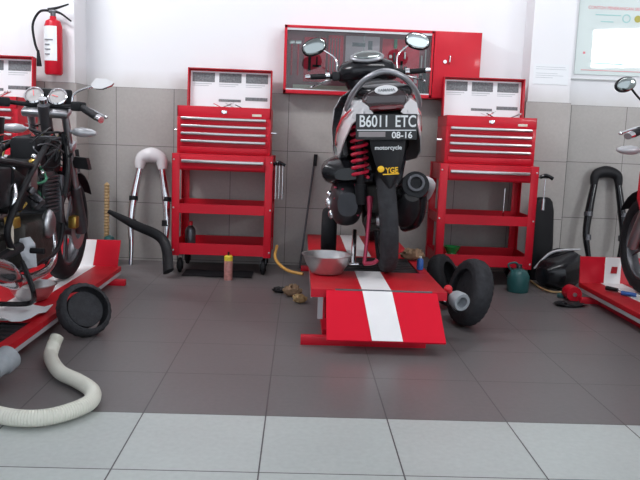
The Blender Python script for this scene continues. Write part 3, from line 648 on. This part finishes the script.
# handlebar cowl
MB().loft([[(x, .87+ry*math.cos(a), zc+rz*math.sin(a)) for a in [2*PI*k/20 for k in range(20)]] for x, ry, rz, zc in ((-.185, .02, .018, 1.075), (-.175, .035, .042, 1.085), (-.15, .065, .062, 1.095), (-.09, .09, .075, 1.10), (-.03, .1, .08, 1.10), (.03, .1, .08, 1.10), (.09, .09, .075, 1.10), (.15, .065, .062, 1.095), (.175, .035, .042, 1.085), (.185, .02, .018, 1.075))]).build('handlebar_cowl', 'black', sc)
MB().loft([[(hw*math.cos(a), .865+.065*math.sin(a), z) for a in [2*PI*k/20 for k in range(20)]] for z, hw in ((.88, .07), (.94, .095), (1.0, .13), (1.06, .155))]).build('neck_cover', 'black', sc)
ds = MB().ell((0, .81, 1.178), (.105, .05, .022), Matrix.Rotation(.75, 4, 'X')).build('instrument_panel', 'rail', sc)
MB().ell((0, .797, 1.190), (.085, .038, .012), Matrix.Rotation(.75, 4, 'X')).build('dial_glass', 'mirror_d', ds)
for sx in (-1, 1):
    g_ = MB().cyl((sx*.15, .87, 1.075), (sx*.25, .85, 1.08), .014).box(min(sx*.17, sx*.22), max(sx*.17, sx*.22), .83, .885, 1.05, 1.105, .012).build('switch_housing', 'black_m', sc)
    MB().cyl((sx*.25, .85, 1.08), (sx*.355, .83, 1.08), .0165).build('grip', 'black_m', g_)
    MB().cyl((sx*.355, .83, 1.08), (sx*.385, .825, 1.08), .017, .014).build('bar_end', 'chrome', g_)
    MB().cyl((sx*.235, .852, 1.08), (sx*.26, .848, 1.08), .022).build('grip_collar', 'chrome', g_)
    MB().tube([(sx*.21, .87, 1.065), (sx*.27, .89, 1.05), (sx*.35, .87, 1.02)], [.008, .007, .006], 8, flat=1).ell((sx*.35, .87, 1.02), (.009, .009, .009)).build('brake_lever', 'chrome', g_)
    mr = MB().tube([(sx*.185, .87, 1.08), (sx*.185, .87, 1.16), (sx*.205, .88, 1.20), (sx*.26, .89, 1.24)], .0052, 8, sub=5).build('mirror_stem', 'chrome' , sc)
    X = Matrix.Rotation(sx*.30, 4, 'Y')
    mh = MB().ell((sx*.32, .9, 1.265), (.078, .022, .052), X, e=.85).build('mirror_housing', 'black_m', mr)
    MB().ell((sx*.32, .882, 1.265), (.071, .007, .045), X, e=.85).build('mirror_glass', 'glassy' if sx > 0 else 'mirror_d', mr)

# ------------------------------------------------------------------ motorcycles
def motorcycle(label, loc, body, lean, rz=0, stripped=True):
    B = thing('motorcycle', label, 'motorcycle', loc, (0, lean, rz))      # origin under the front axle, y forward
    R = .285
    wheel('front_wheel', 0, R, .095, B, disc=.07, rmat='dark_alu')
    wheel('rear_wheel', -1.28, R, .12, B, disc=.08)
    rake = math.radians(26)
    def fk(s_): return V((0, -s_*math.sin(rake), R+s_*math.cos(rake)))    # along the fork from the axle
    for sx in (-1, 1):
        a = fk(-.02)+V((sx*.085, 0, 0)); m1 = fk(.26)+V((sx*.085, 0, 0)); top = fk(.70)+V((sx*.085, 0, 0))
        o = MB().tube([a, fk(.06)+V((sx*.085, 0, 0)), fk(.14)+V((sx*.085, 0, 0)), m1], [.03, .034, .03, .026], 14, smooth=True).build('fork_slider', 'alu' if sx < 0 else 'dark_alu', B)
        MB().cyl(m1, top, .019).build('fork_tube', 'alu', o)
    for s_, zz_ in ((.50, .02), (.69, .018)):
        c = fk(s_); X = Matrix.Translation(c) @ Matrix.Rotation(rake, 4, 'X')
        MB().box(-.115, .115, -.05, .035, -zz_, zz_, .012, X).build('fork_clamp', 'alu', B)
    cal = fk(.02)+V((.10, -.1, .03)); MB().box(cal.x-.045, cal.x+.0, cal.y-.03, cal.y+.03, cal.z-.035, cal.z+.035, .012).build('brake_caliper', 'brass', B)
    MB().sheet([[(x*.065, .30*math.cos(a), R+.315*math.sin(a)-.015*x*x) for x in (-1, -.5, 0, .5, 1)] for a in [math.radians(q) for q in range(35, 146, 11)]], .004).build('front_mudguard', 'black_m', B)
    MB().cyl(fk(.48)+V((0, -.04, 0)), fk(.72)+V((0, -.04, 0)), .03).build('steering_head', 'dark_alu', B)
    # bars
    h0 = fk(.72); z_h = h0.z-.0
    bar = MB().tube([(-.31, h0.y-.19, z_h-.05), (-.2, h0.y-.09, z_h), (-.1, h0.y, z_h), (0, h0.y+.005, z_h), (.1, h0.y, z_h), (.2, h0.y-.09, z_h+.0), (.31, h0.y-.19, z_h-.05)], .0115, 10).build('handlebar', 'chrome' if not stripped else 'black_m', B)
    for sx in (-1, 1):
        e0 = V((sx*.21, h0.y-.10, z_h-.005)); e1 = V((sx*.305, h0.y-.185, z_h-.047)); MB().cyl(e0, e1, .018).build('grip', 'black_m', bar)
        MB().cyl(e1, e1+(e1-e0)*.22, .018, .016).build('bar_end', 'chrome', bar)
        MB().box(-.03, .03, -.025, .025, -.02, .025, .008, Matrix.Translation(V((sx*.18, h0.y-.075, z_h))) @ Matrix.Rotation(-sx*.5, 4, 'Z')).build('switch_housing', 'black_m', bar)
        MB().tube([(sx*.17, h0.y-.04, z_h+.005), (sx*.24, h0.y-.06, z_h-.01), (sx*.325, h0.y-.13, z_h-.04)], [.008, .007, .006], 8).ell((sx*.328, h0.y-.132, z_h-.041), (.009, .009, .009)).build('lever', 'chrome', bar)
        if sx > 0 or not stripped:
            ms = MB().tube([(sx*.14, h0.y-.05, z_h+.01), (sx*.15, h0.y-.05, z_h+.06), (sx*.20, h0.y-.05, z_h+.09), (sx*.25, h0.y-.05, z_h+.105)] if stripped else [(sx*.19, h0.y-.07, z_h+.01), (sx*.22, h0.y-.06, z_h+.07), (sx*.30, h0.y-.05, z_h+.13), (sx*.35, h0.y-.05, z_h+.18)], .0055, 8).build('mirror_stem', 'chrome' if stripped else 'black_m', B)
            if stripped:
                pts = [(-.07, -.02), (-.045, -.045), (.02, -.045), (.09, -.01), (.105, .012), (.05, .038), (-.035, .036)]
                X = Matrix.Translation((sx*.275, h0.y-.05, z_h+.12)) @ Matrix.Rotation(-.25, 4, 'X') @ Matrix.Scale(.62, 4)
                MB().prism([(a*.98, b_*.98) for a, b_ in pts], -.004, .022, X).build('mirror_housing', 'chrome', ms)
                lab(MB().prism(pts, -.010, -.003, X).build('mirror_glass', 'white', ms), 'mirror glass painted white as its bright reflection')  # white paint stands in for the bright reflection in the mirror
            else:
                MB().ell((sx*.385, h0.y-.05, z_h+.20), (.055, .02, .038), Matrix.Rotation(sx*.3, 4, 'Y')).build('mirror_housing', 'black_m', ms)
                MB().ell((sx*.385, h0.y-.068, z_h+.20), (.049, .007, .033), Matrix.Rotation(sx*.3, 4, 'Y')).build('mirror_glass', 'mirror_d', ms)
        # turn signals
        c = fk(.585); ts = MB().cyl(c+V((sx*.10, 0, 0)), c+V((sx*.14, -.02, .0)), .010).loft([[tuple(c+V((sx*x, -.02+r_*math.cos(a), r_*.8*math.sin(a)))) for a in [2*PI*k/14 for k in range(14)]] for x, r_ in ((.115, .010), (.13, .024), (.165, .031), (.21, .024), (.235, .010))]).build('turn_signal', 'silver', B)
        if not stripped: ts.location.x = sx*.12; bar.scale.x = 1.28
    # gauges
    for gx in (-.058, .058):
        X = frame(V((gx-.01, h0.y+.02, z_h+.045)), (0, -.85, .5)) @ Matrix.Scale(.82, 4)
        gg = MB().lathe([(0, -.05), (.035, -.05), (.052, -.02), (.052, .0), (0, 0)], X, 28).build('gauge', 'black_m', B)
        MB().lathe([(.046, 0), (.056, -.004), (.058, .006), (.05, .012), (.046, .006)], X, 32, closed=True).build('gauge_ring', 'chrome', gg)
        MB().lathe([(0, .003), (.046, .003)], X, 28).build('gauge_face', 'gauge_grey', gg)
        MB().box(-.003, .003, -.004, .036, .0035, .006, 0, X @ Matrix.Rotation(.8+gx*9, 4, 'Z')).build('needle', 'red_plastic', gg)
    MB().box(-.12, .11, h0.y+.04, h0.y+.06, z_h-.0, z_h+.085, .01).build('gauge_backplate', 'black_m', B)
    MB().cyl(V((0, h0.y-.03, z_h-.005)), V((0, h0.y-.05, z_h+.03)), .02).build('ignition_lock', 'chrome', B)
    # frame
    hd = fk(.55)+V((0, -.04, 0))
    fr = MB()
    for sx in (-1, 1):
        fr.tube([hd, hd+V((sx*.07, -.2, -.02)), V((sx*.12, -.85, .62)), V((sx*.11, -1.05, .42)), V((sx*.10, -.95, .30))], .014, 10)
        fr.tube([hd+V((0, 0, -.1)), V((sx*.09, -.36, .50)), V((sx*.1, -.42, .24)), V((sx*.1, -.95, .22))], .012, 10)
        fr.tube([V((sx*.11, -.8, .66)), V((sx*.09, -1.2, .70)), V((sx*.07, -1.5, .72))], .012, 8)
        fr.tube([V((sx*.10, -.9, .32)), V((sx*.09, -1.28, .285))], .022, 8)
    fr.build('frame', 'black_m', B)
    # engine
    en = MB().box(-.11, .11, -.85, -.5, .20, .42, .03).build('crankcase', 'grease', B)
    ec = MB()
    for k in range(10): ec.box(-.1, .1, -.56, -.39, .42+k*.019, .43+k*.019, .003)
    ec.box(-.08, .08, -.54, -.41, .40, .62, .01).build('cylinder_fins', 'dark_alu', en)
    MB().ell((.115, -.60, .385), (.03, .055, .068)).build('clutch_cover', 'alu', en)
    MB().lathe([(0, 0), (.045, 0), (.07, -.015), (.075, -.05)], Matrix.Translation((-.15, -.62, .32)) @ Matrix.Rotation(-PI/2, 4, 'Y'), 28).build('side_cover', 'alu', en)
    MB().prism([(-.022, 0), (.022, 0), (.034, .10), (.02, .135), (-.022, .135), (-.036, .10)], -.008, .008, Matrix.Translation((.125, -.83, .22)) @ Matrix.Rotation(.35, 4, 'Z') @ Matrix.Rotation(-.2, 4, 'Y')).build('foot_bracket', 'alu', B)
    MB().cyl((.13, -.86, .30), (.19, -.86, .30), .012).build('footpeg', 'rubber', B)
    exh = MB().tube([(.03, -.40, .46), (.04, -.33, .32), (.06, -.36, .19), (.08, -.50, .15), (.10, -.75, .16), (.13, -1.05, .20)], [.018, .018, .018, .019, .022, .03], 14).build('exhaust_pipe', 'chrome', B)
    MB().tube([(.13, -1.03, .20), (.17, -1.25, .28), (.18, -1.5, .36)], [.036, .05, .045], 16).build('muffler', 'chrome', exh)
    ca = MB().tube([(.03, -.56, .58), (.05, -.66, .60)], .028, 12).box(.0, .09, -.75, -.66, .54, .66, .012).build('carburettor', 'alu', B)
    MB().cyl((.05, -.80, .58), (.05, -.98, .62), .045, .06).build('air_filter', 'black_m', B)
    MB().box(-.065, .065, -.62, -.26, .60, .78, .03).build('air_box', 'black_m', B)
    MB().box(-.11, .11, -.40, -.36, .36, .60, .01).build('oil_cooler', 'dark_alu', B)
    MB().box(-.08, .08, -.95, -.62, .46, .68, .02).build('inner_cover', 'black_m', B)
    MB().tube([(.06, -.25, .80), (.10, -.30, .66), (.11, -.38, .50)], .022, 10).build('intake_hose', 'black', B)
    # battery box and electrics
    MB().box(-.09, .1, -1.1, -.98, .5, .66, .01).build('battery_box', 'black_m', B)
    MB().tube([(-.09, -.93, .65), (-.02, -.95, .71), (.02, -.95, .71), (.09, -.93, .65)], .008, 8).build('seat_bracket', 'chrome', B)
    rs_ = random.Random(11)
    for k in range(40):
        p0 = V((rs_.uniform(-.12, .14), rs_.uniform(-.8, -.3), rs_.uniform(.42, .84)))
        pts = [hd+V((rs_.uniform(-.06, .07), rs_.uniform(-.12, -.02), rs_.uniform(-.12, .02)))]
        for q in range(3): pts.append(pts[-1].lerp(p0, .4)+V((rs_.uniform(-.06, .08), rs_.uniform(-.05, .05), rs_.uniform(-.06, .06))))
        pts.append(p0)
        MB().tube(pts, rs_.choice([.003, .004, .006]), 6, sub=4).build('cable', rs_.choice(['black_m', 'black_m', 'black_m', 'black', 'wire_y', 'wire_g', 'wire_r', 'dark_alu']), B)
    for k in range(22):
        c_ = V((rs_.uniform(-.09, .12), rs_.uniform(-1.0, -.35), rs_.uniform(.30, .78))); h_ = rs_.uniform(.012, .03)
        MB().box(-h_, h_, -h_, h_, -h_*.7, h_*1.2, h_*.3, Matrix.Translation(c_) @ Euler((rs_.random()*3, rs_.random()*3, rs_.random()*3)).to_matrix().to_4x4()).build('bracket', rs_.choice(['grease', 'dark_alu', 'grease', 'alu', 'black', 'brass']), B)
    # reflector, horn, radiator cowl
    MB().box(-.0, .085, -.24, -.228, .54, .63, .006).build('red_panel', 'red_plastic', B)
    MB().lathe([(0, 0), (.026, 0), (.026, .014), (0, .018)], frame((.045, -.24, .585), (0, -1, 0)), 20).build('horn', 'black_m', B)
    MB().prism([(.085, .685), (.165, .68), (.18, .62), (.105, .625)], -.20, -.15).build('shroud', 'black_m', B)
    if stripped:
        MB().loft([[(-.17+.012*math.cos(a), -.45-.03*t+.05*math.sin(a), .86-.22*t) for a in [2*PI*k/12 for k in range(12)]] for t in (0, .3, .6, 1)]).build('hanging_cover', 'black_m', B)
        MB().cyl((.10, -1.0, .32), (.10, -1.0, .42), .014).cyl((.10, -1.0, .42), (.10, -1.0, .45), .010).build('oil_filter', 'cream', B)
        MB().tube([(.10, -1.0, .47), (.11, -.98, .54), (.09, -.95, .60)], [.010, .014, .010], 10).build('chrome_fitting', 'chrome', B)
        for q_ in ((.1, -.7, .66), (.12, -.8, .7), (.09, -.62, .62)): MB().ell(q_, (.012, .012, .012)).build('bolt', 'chrome', B)
        MB().loft([sup(0, -1.0, .72, .07, .03), sup(0, -1.15, .74, .12, .035), sup(0, -1.5, .78, .12, .03), sup(0, -1.6, .80, .06, .02)]).build('seat', 'black_m', B)
    else:
        MB().loft([sup(0, -.30, .80, .05, .05), sup(0, -.36, .80, .12, .10), sup(0, -.5, .80, .15, .11), sup(0, -.68, .77, .13, .09), sup(0, -.8, .74, .06, .05)]).build('fuel_tank', body, B)
        for sx in (-1, 1): MB().sheet([[(sx*.16, -.16, .70), (sx*.18, -.2, .56), (sx*.15, -.24, .42)], [(sx*.17, -.34, .72), (sx*.2, -.36, .55), (sx*.16, -.36, .36)], [(sx*.15, -.52, .72), (sx*.18, -.52, .56), (sx*.14, -.5, .4)]], .008*sx).build('fairing', body, B)
        MB().loft([sup(0, -.75, .76, .09, .04), sup(0, -1.0, .76, .13, .045), sup(0, -1.5, .80, .12, .035), sup(0, -1.65, .84, .05, .02)]).build('seat', 'black_m', B)
        MB().ell((0, -.06, .84), (.1, .09, .1)).build('headlamp', 'chrome', B)
    MB().tube([(0, -1.52, .72), (0, -1.62, .6), (0, -1.66, .45)], [.05, .05, .04], 10).build('rear_mudguard', 'black_m', B)
    return B
motorcycle('stripped black motorcycle with bare gauges and wiring on the left lift', (-1.285, 3.90, .0905), 'black', math.radians(1.5), stripped=True)
motorcycle('motorcycle with red panels cut off by the right edge of the photo', (1.985, 3.92, .1005), 'red', math.radians(0), stripped=False)

# ------------------------------------------------------------------ hoses and floor clutter
hp = [(57, 337), (53, 347), (51, 358), (60, 372), (78, 381), (92, 391), (90, 402), (68, 412), (40, 418), (10, 417), (-14, 410), (-22, 398), (-15, 382), (-4, 368)]
zz = [.075, .045]+[.031]*10+[.05, .075]
pts = [fl(x, y, z) for (x, y), z in zip(hp, zz)]
hs = thing('exhaust_hose', 'off-white ribbed hose coiled on the floor at lower left', 'hose', (0, 0, 0))
MB().tube(pts, .026, 14, sub=22, ribs=.035).build('hose', 'plastic_w', hs)
e = pts[-1]; dr_ = (pts[-1]-pts[-2]).normalized()
MB().lathe([(.026, -.02), (.036, -.02), (.038, .02), (.046, .03), (.046, .075), (.03, .085), (.0, .085)], frame(e, (.25, .95, .25)), 24).build('coupling', 'grey_pl', hs)
ul = at(17, 348, 2.72)

# leaning fork assemblies (inverted U frames)
def u_frame(label, xa, xb, ztop, y, cap, legm, m2, grp=None, lean=.12, bow=.0, k_=1):
    t = thing('fork_assembly', label, 'motorcycle fork', (0, 0, 0)); cx = (xa+xb)/2; hw = (xb-xa)/2
    def P(x, z): return V((x, y+lean*z/ztop, z))
    for s_, xx in ((0, xa), (1, xb)):
        q = xx+(.045 if s_ == 0 else -.045)
        leg = MB().tube([P(xx+(bow if s_ == 0 else -bow), .0), P(xx+(bow if s_ == 0 else -bow)*.5, .12), P(xx-(.008 if s_ == 0 else -.008), .3), P(xx+(.008 if s_ == 0 else -.008), .48), P(q, ztop-.1)], [.014, .016, .024, .028, .022], 12).build('fork_leg', legm, t)
        MB().cyl(P(xx, .27), P(xx, .31), .027).build('clamp_ring', m2, leg)
        MB().cyl(P(xx+.003, .44), P(xx+.003, .47), .031).build('clamp_ring', m2, leg)
    MB().tube([P(xa+.035, ztop-.14), P(xa+.05, ztop-.07), P(cx, ztop-.045), P(xb-.05, ztop-.07), P(xb-.035, ztop-.14)], [.03*k_, .045*k_, .055*k_, .045*k_, .03*k_], 14, flat=1).build('bridge', cap, t)
    return t
u_frame('chrome fork pair with white top leaning on the wall left of the left trolley', -1.15, -.92, .80, 4.86, 'white', 'chrome', 'black_m', lean=.13)
u_frame('black fork pair with curved black bridge leaning on the tiled wall at right', 2.05, 2.30, .80, 4.88, 'black_m', 'black', 'dark_alu', lean=.12, bow=.04, k_=.78)

# ribbed rod, sticks, strips
p = at(113, 178, 4.95); q = fl(113, 262, 0); b = MB(); N_ = 26
rp_ = [(0, 0)]
for k in range(N_): z = .55*k/N_+.0; rp_ += [(.016, z), (.021, z+.008), (.016, z+.016)]
rp_ += [(0, .56)]
at_obj('ribbed_rod', 'tan ribbed rod standing against the wall left of the chrome fork pair', 'rod', b.lathe(rp_, Matrix.Rotation(-.04, 4, 'X'), 12), 'tan', loc=(-1.335, 4.93, 0.001))
o = MB().mat('dark_alu').cyl((-1.43, 4.86, .0), (-1.48, 4.775, .72), .008).mat('black_m').cyl((-1.474, 4.785, .66), (-1.484, 4.77, .78), .013); at_obj('broom_stick', 'dark thin stick leaning on the wall behind the stripped motorcycle', 'stick', o, None)
a0 = at(312, 205, 4.95); a1 = at(321, 150, 5.02)
o = MB().mat('dark_alu').cyl((.02, 4.93, .0), (.10, 5.03, .76), .007).mat('black_m').cyl((.103, 5.02, .72), (.107, 5.03, .80), .013); at_obj('thin_stick', 'thin dark stick with black tip leaning on the wall left of the scooter', 'stick', o, None)
pa = at(108, 211, 4.5); pb = at(135, 225, 4.55); pc = at(163, 240, 4.6); pd = at(172, 262, 4.52)
at_obj('rubber_strip', 'long black rubber strip sloping down toward the left trolley', 'rubber strip', MB().tube([pa, pb, pc, (pd.x, pd.y-.12, .05)], [.012, .03, .034, .04], 10, flat=.4), 'black_m')
at_obj('dark_jug', 'dark green lump with blue bottom at the foot of the ribbed rod', 'jug', MB().mat('teal').lathe([(0, 0), (.05, 0), (.05, .14), (.03, .2), (.0, .21)]).mat('blue').lathe([(.051, .0), (.051, .04)], n=20), None, loc=(-1.28, 4.80, 0))
at_obj('cleaner_can', 'slim aerosol can with yellow cap on the floor before the left trolley', 'spray can', MB().mat('canlabel').lathe([(0, 0), (.026, 0), (.027, .004), (.027, .13), (.02, .145)]).mat('yell').lathe([(.0275, .125), (.0275, .15), (.02, .158), (0, .158)]).mat('black_m').cyl((0, 0, .158), (0, 0, .18), .006), None, loc=(-.435, 4.44, 0))
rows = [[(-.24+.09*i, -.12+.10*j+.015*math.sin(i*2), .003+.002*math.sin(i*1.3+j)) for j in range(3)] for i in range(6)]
at_obj('black_sheet', 'thin black sheet on the floor under the left trolley', 'mat', MB().sheet(rows, .004), 'black_m', loc=(-.50, 4.62, .003))  # thin wavy black sheet lying below the trolley
tj = thing('oil_jug', 'teal plastic jug on the floor under the right trolley', 'jug', (1.40, 4.36, 0))
MB().lathe([(0, 0), (.062, 0), (.068, .01), (.068, .10), (.05, .135), (.02, .15), (0, .15)]).build('body', 'teal', tj); MB().cyl((0, 0, .145), (0, 0, .175), .018).build('cap', 'dark_alu', tj)
MB().tube([(-.045, 0, .13), (-.07, 0, .17), (-.03, 0, .185), (0, 0, .165)], .007, 8).build('handle', 'teal', tj)
# orange hose left of the middle lift
op = [at(277, 246, 4.7), at(275, 256, 4.6), at(279, 264, 4.5), at(289, 271, 4.4), at(303, 274, 4.35)]
op = [V((q.x, q.y, max(.012, q.z))) for q in op]
at_obj('orange_hose', 'orange hose curving on the floor left of the middle lift', 'hose', MB().tube(op, .010, 10), 'orange')
def rag(name, label, p, r, m_, seed, sq=.5):
    b = MB().ell((0, 0, r*sq*.9), (r, r*.7, r*sq), n=18, m_=10); rr = random.Random(seed)
    for v in b.bm.verts: v.co *= rr.uniform(.75, 1.2)
    zmin = min(v.co.z for v in b.bm.verts)
    for v in b.bm.verts: v.co.z -= zmin
    return at_obj(name, label, 'rag' if 'rag' in name else 'part', b, m_, loc=p)
rag('brown_rag', 'crumpled brown rag on the floor at the left side of the middle lift', (-.02, 4.02, 0), .055, 'brown', 3, .6)
rag('tan_rag', 'tan scrap of cloth nearest the left corner of the middle lift', (.02, 3.86, 0), .04, 'tan', 5, .6)
rag('black_rag', 'black rag on the floor left of the brown scraps', (-.09, 4.12, 0), .05, 'black_m', 6, .3)
rag('oily_rag', 'flat dark oily rag on the floor in front of the right lift', (1.60, 4.0, 0), .09, 'black_m', 8, .12)
rag('green_rag', 'dark green rag on the floor by the end of the right lift', (1.64, 4.22, .0), .04, 'teal', 9, .3)
rag('brown_cloth_rag', 'brown dirty cloth draped on the right edge of the middle lift', (.66, 4.0, .2405), .07, 'brown', 12, .45)
# black parts heaped by the right wall
hp_ = thing('motorcycle_fairing', 'glossy black fairing piece heaped on the floor between the bench seat and right lift', 'fairing', (1.72, 4.53, .0), (0, 0, -.9))
MB().loft([sup(-.02, -.16, .09, .05, .05), sup(0, -.1, .10, .11, .09), sup(0, .05, .13, .13, .125), sup(0, .18, .12, .09, .09)]).build('shell', 'black', hp_)
MB().tube([(-.11, -.12, .12), (-.03, -.05, .235), (.09, .08, .26)], [.006, .009, .006], 8).build('trim_strip', 'silver', hp_)
at_obj('green_cloth', 'green cloth lump behind the black seat near the wall', 'cloth', MB().ell((0, 0, .03), (.13, .05, .03)), 'teal', loc=(1.98, 4.83, .0))
tp = [fl(531, 281, .01), fl(541, 288, .01), fl(553, 292, .01), fl(566, 292, .01)]
at_obj('tan_hose', 'thin tan hose on the floor in front of the black fairing piece', 'hose', MB().tube(tp, .007, 8), 'tan')
# roller on the right lift end and tools on its deck
at_obj('lift_roller', 'short red roller at the near end corner of the right lift', 'roller', MB().mat('red').cyl((0, -.045, .045), (0, .045, .045), .045).mat('steel').cyl((0, -.055, .045), (0, .055, .045), .012), None, loc=(1.665, 4.15, 0))
def decktool(label, x, y, a, hm, l=.11):
    t = thing('screwdriver', label, 'screwdriver', (x, y, .101), (0, 0, a))
    MB().cyl((0, 0, .014), (l, 0, .014), .013, .011, 10).build('handle', hm, t); MB().cyl((l, 0, .014), (l*2, 0, .011), .004).build('shaft', 'chrome', t)
decktool('yellow-handled screwdriver on the deck of the right lift', 1.88, 3.74, -.4, 'yell', .07)
decktool('blue-handled screwdriver on the deck of the right lift', 1.83, 3.86, -.7, 'blue', .08)
decktool('black-handled screwdriver on the deck of the right lift', 1.80, 3.99, -.9, 'black_m', .07)
# plastic sheet on the left lift
rows = [[(-.10+.04*i, -.03+.09*j, .004+.012*math.sin(i*1.4+j*1.9)+.012) for j in range(4)] for i in range(6)]
at_obj('plastic_sheet', 'pale crumpled plastic sheet at the right edge of the left lift', 'sheet', MB().sheet(rows, .003), 'paper', loc=(-1.21, 2.96, .094))
sh = MB().tube([fl(0, 304, .16), fl(30, 303, .15), at(33, 290, 2.9), at(22, 262, 3.0)], .011, 8)
at_obj('black_cable', 'black rubber cable looping over the front of the left lift', 'cable', sh, 'black_m')

# ------------------------------------------------------------------ light
W = bpy.data.worlds.new('world'); bpy.context.scene.world = W; W.use_nodes = True
bg = W.node_tree.nodes['Background']; bg.inputs[0].default_value = (.82, .9, 1, 1); bg.inputs[1].default_value = 1.15
def area(name, loc, tgt, sx, sy, power, col=(1, 1, 1), spread=None):
    l = bpy.data.lights.new(name, 'AREA'); l.shape = 'RECTANGLE'; l.size = sx; l.size_y = sy; l.energy = power; l.color = col
    if spread: l.spread = spread
    o = bpy.data.objects.new(name, l); C.objects.link(o); o.location = loc; o.rotation_euler = (V(tgt)-V(loc)).to_track_quat('-Z', 'Y').to_euler(); return o
area('ceiling_lamp', (-2.3, 2.9, 3.2), (-.9, 5.0, 2.1), 1.3, .5, 62, (.95, .97, 1))
area('ceiling_lamp', (1.2, 3.0, 3.25), (1.2, 5.0, 2.0), 1.6, .4, 34, (.97, .98, 1))
area('transom_window', (4.48, .0, 2.33), (2.2, 5.0, 1.5), .82, .52, 42, (.95, .98, 1))
sc_ = bpy.context.scene
sc_.view_settings.view_transform = 'Standard'; sc_.view_settings.look = 'None'; sc_.view_settings.gamma = 1; sc_.view_settings.exposure = .42
try: sc_.view_settings.use_curve_mapping = False
except Exception: pass
sc_.cycles.max_bounces = 8; sc_.cycles.use_denoising = True
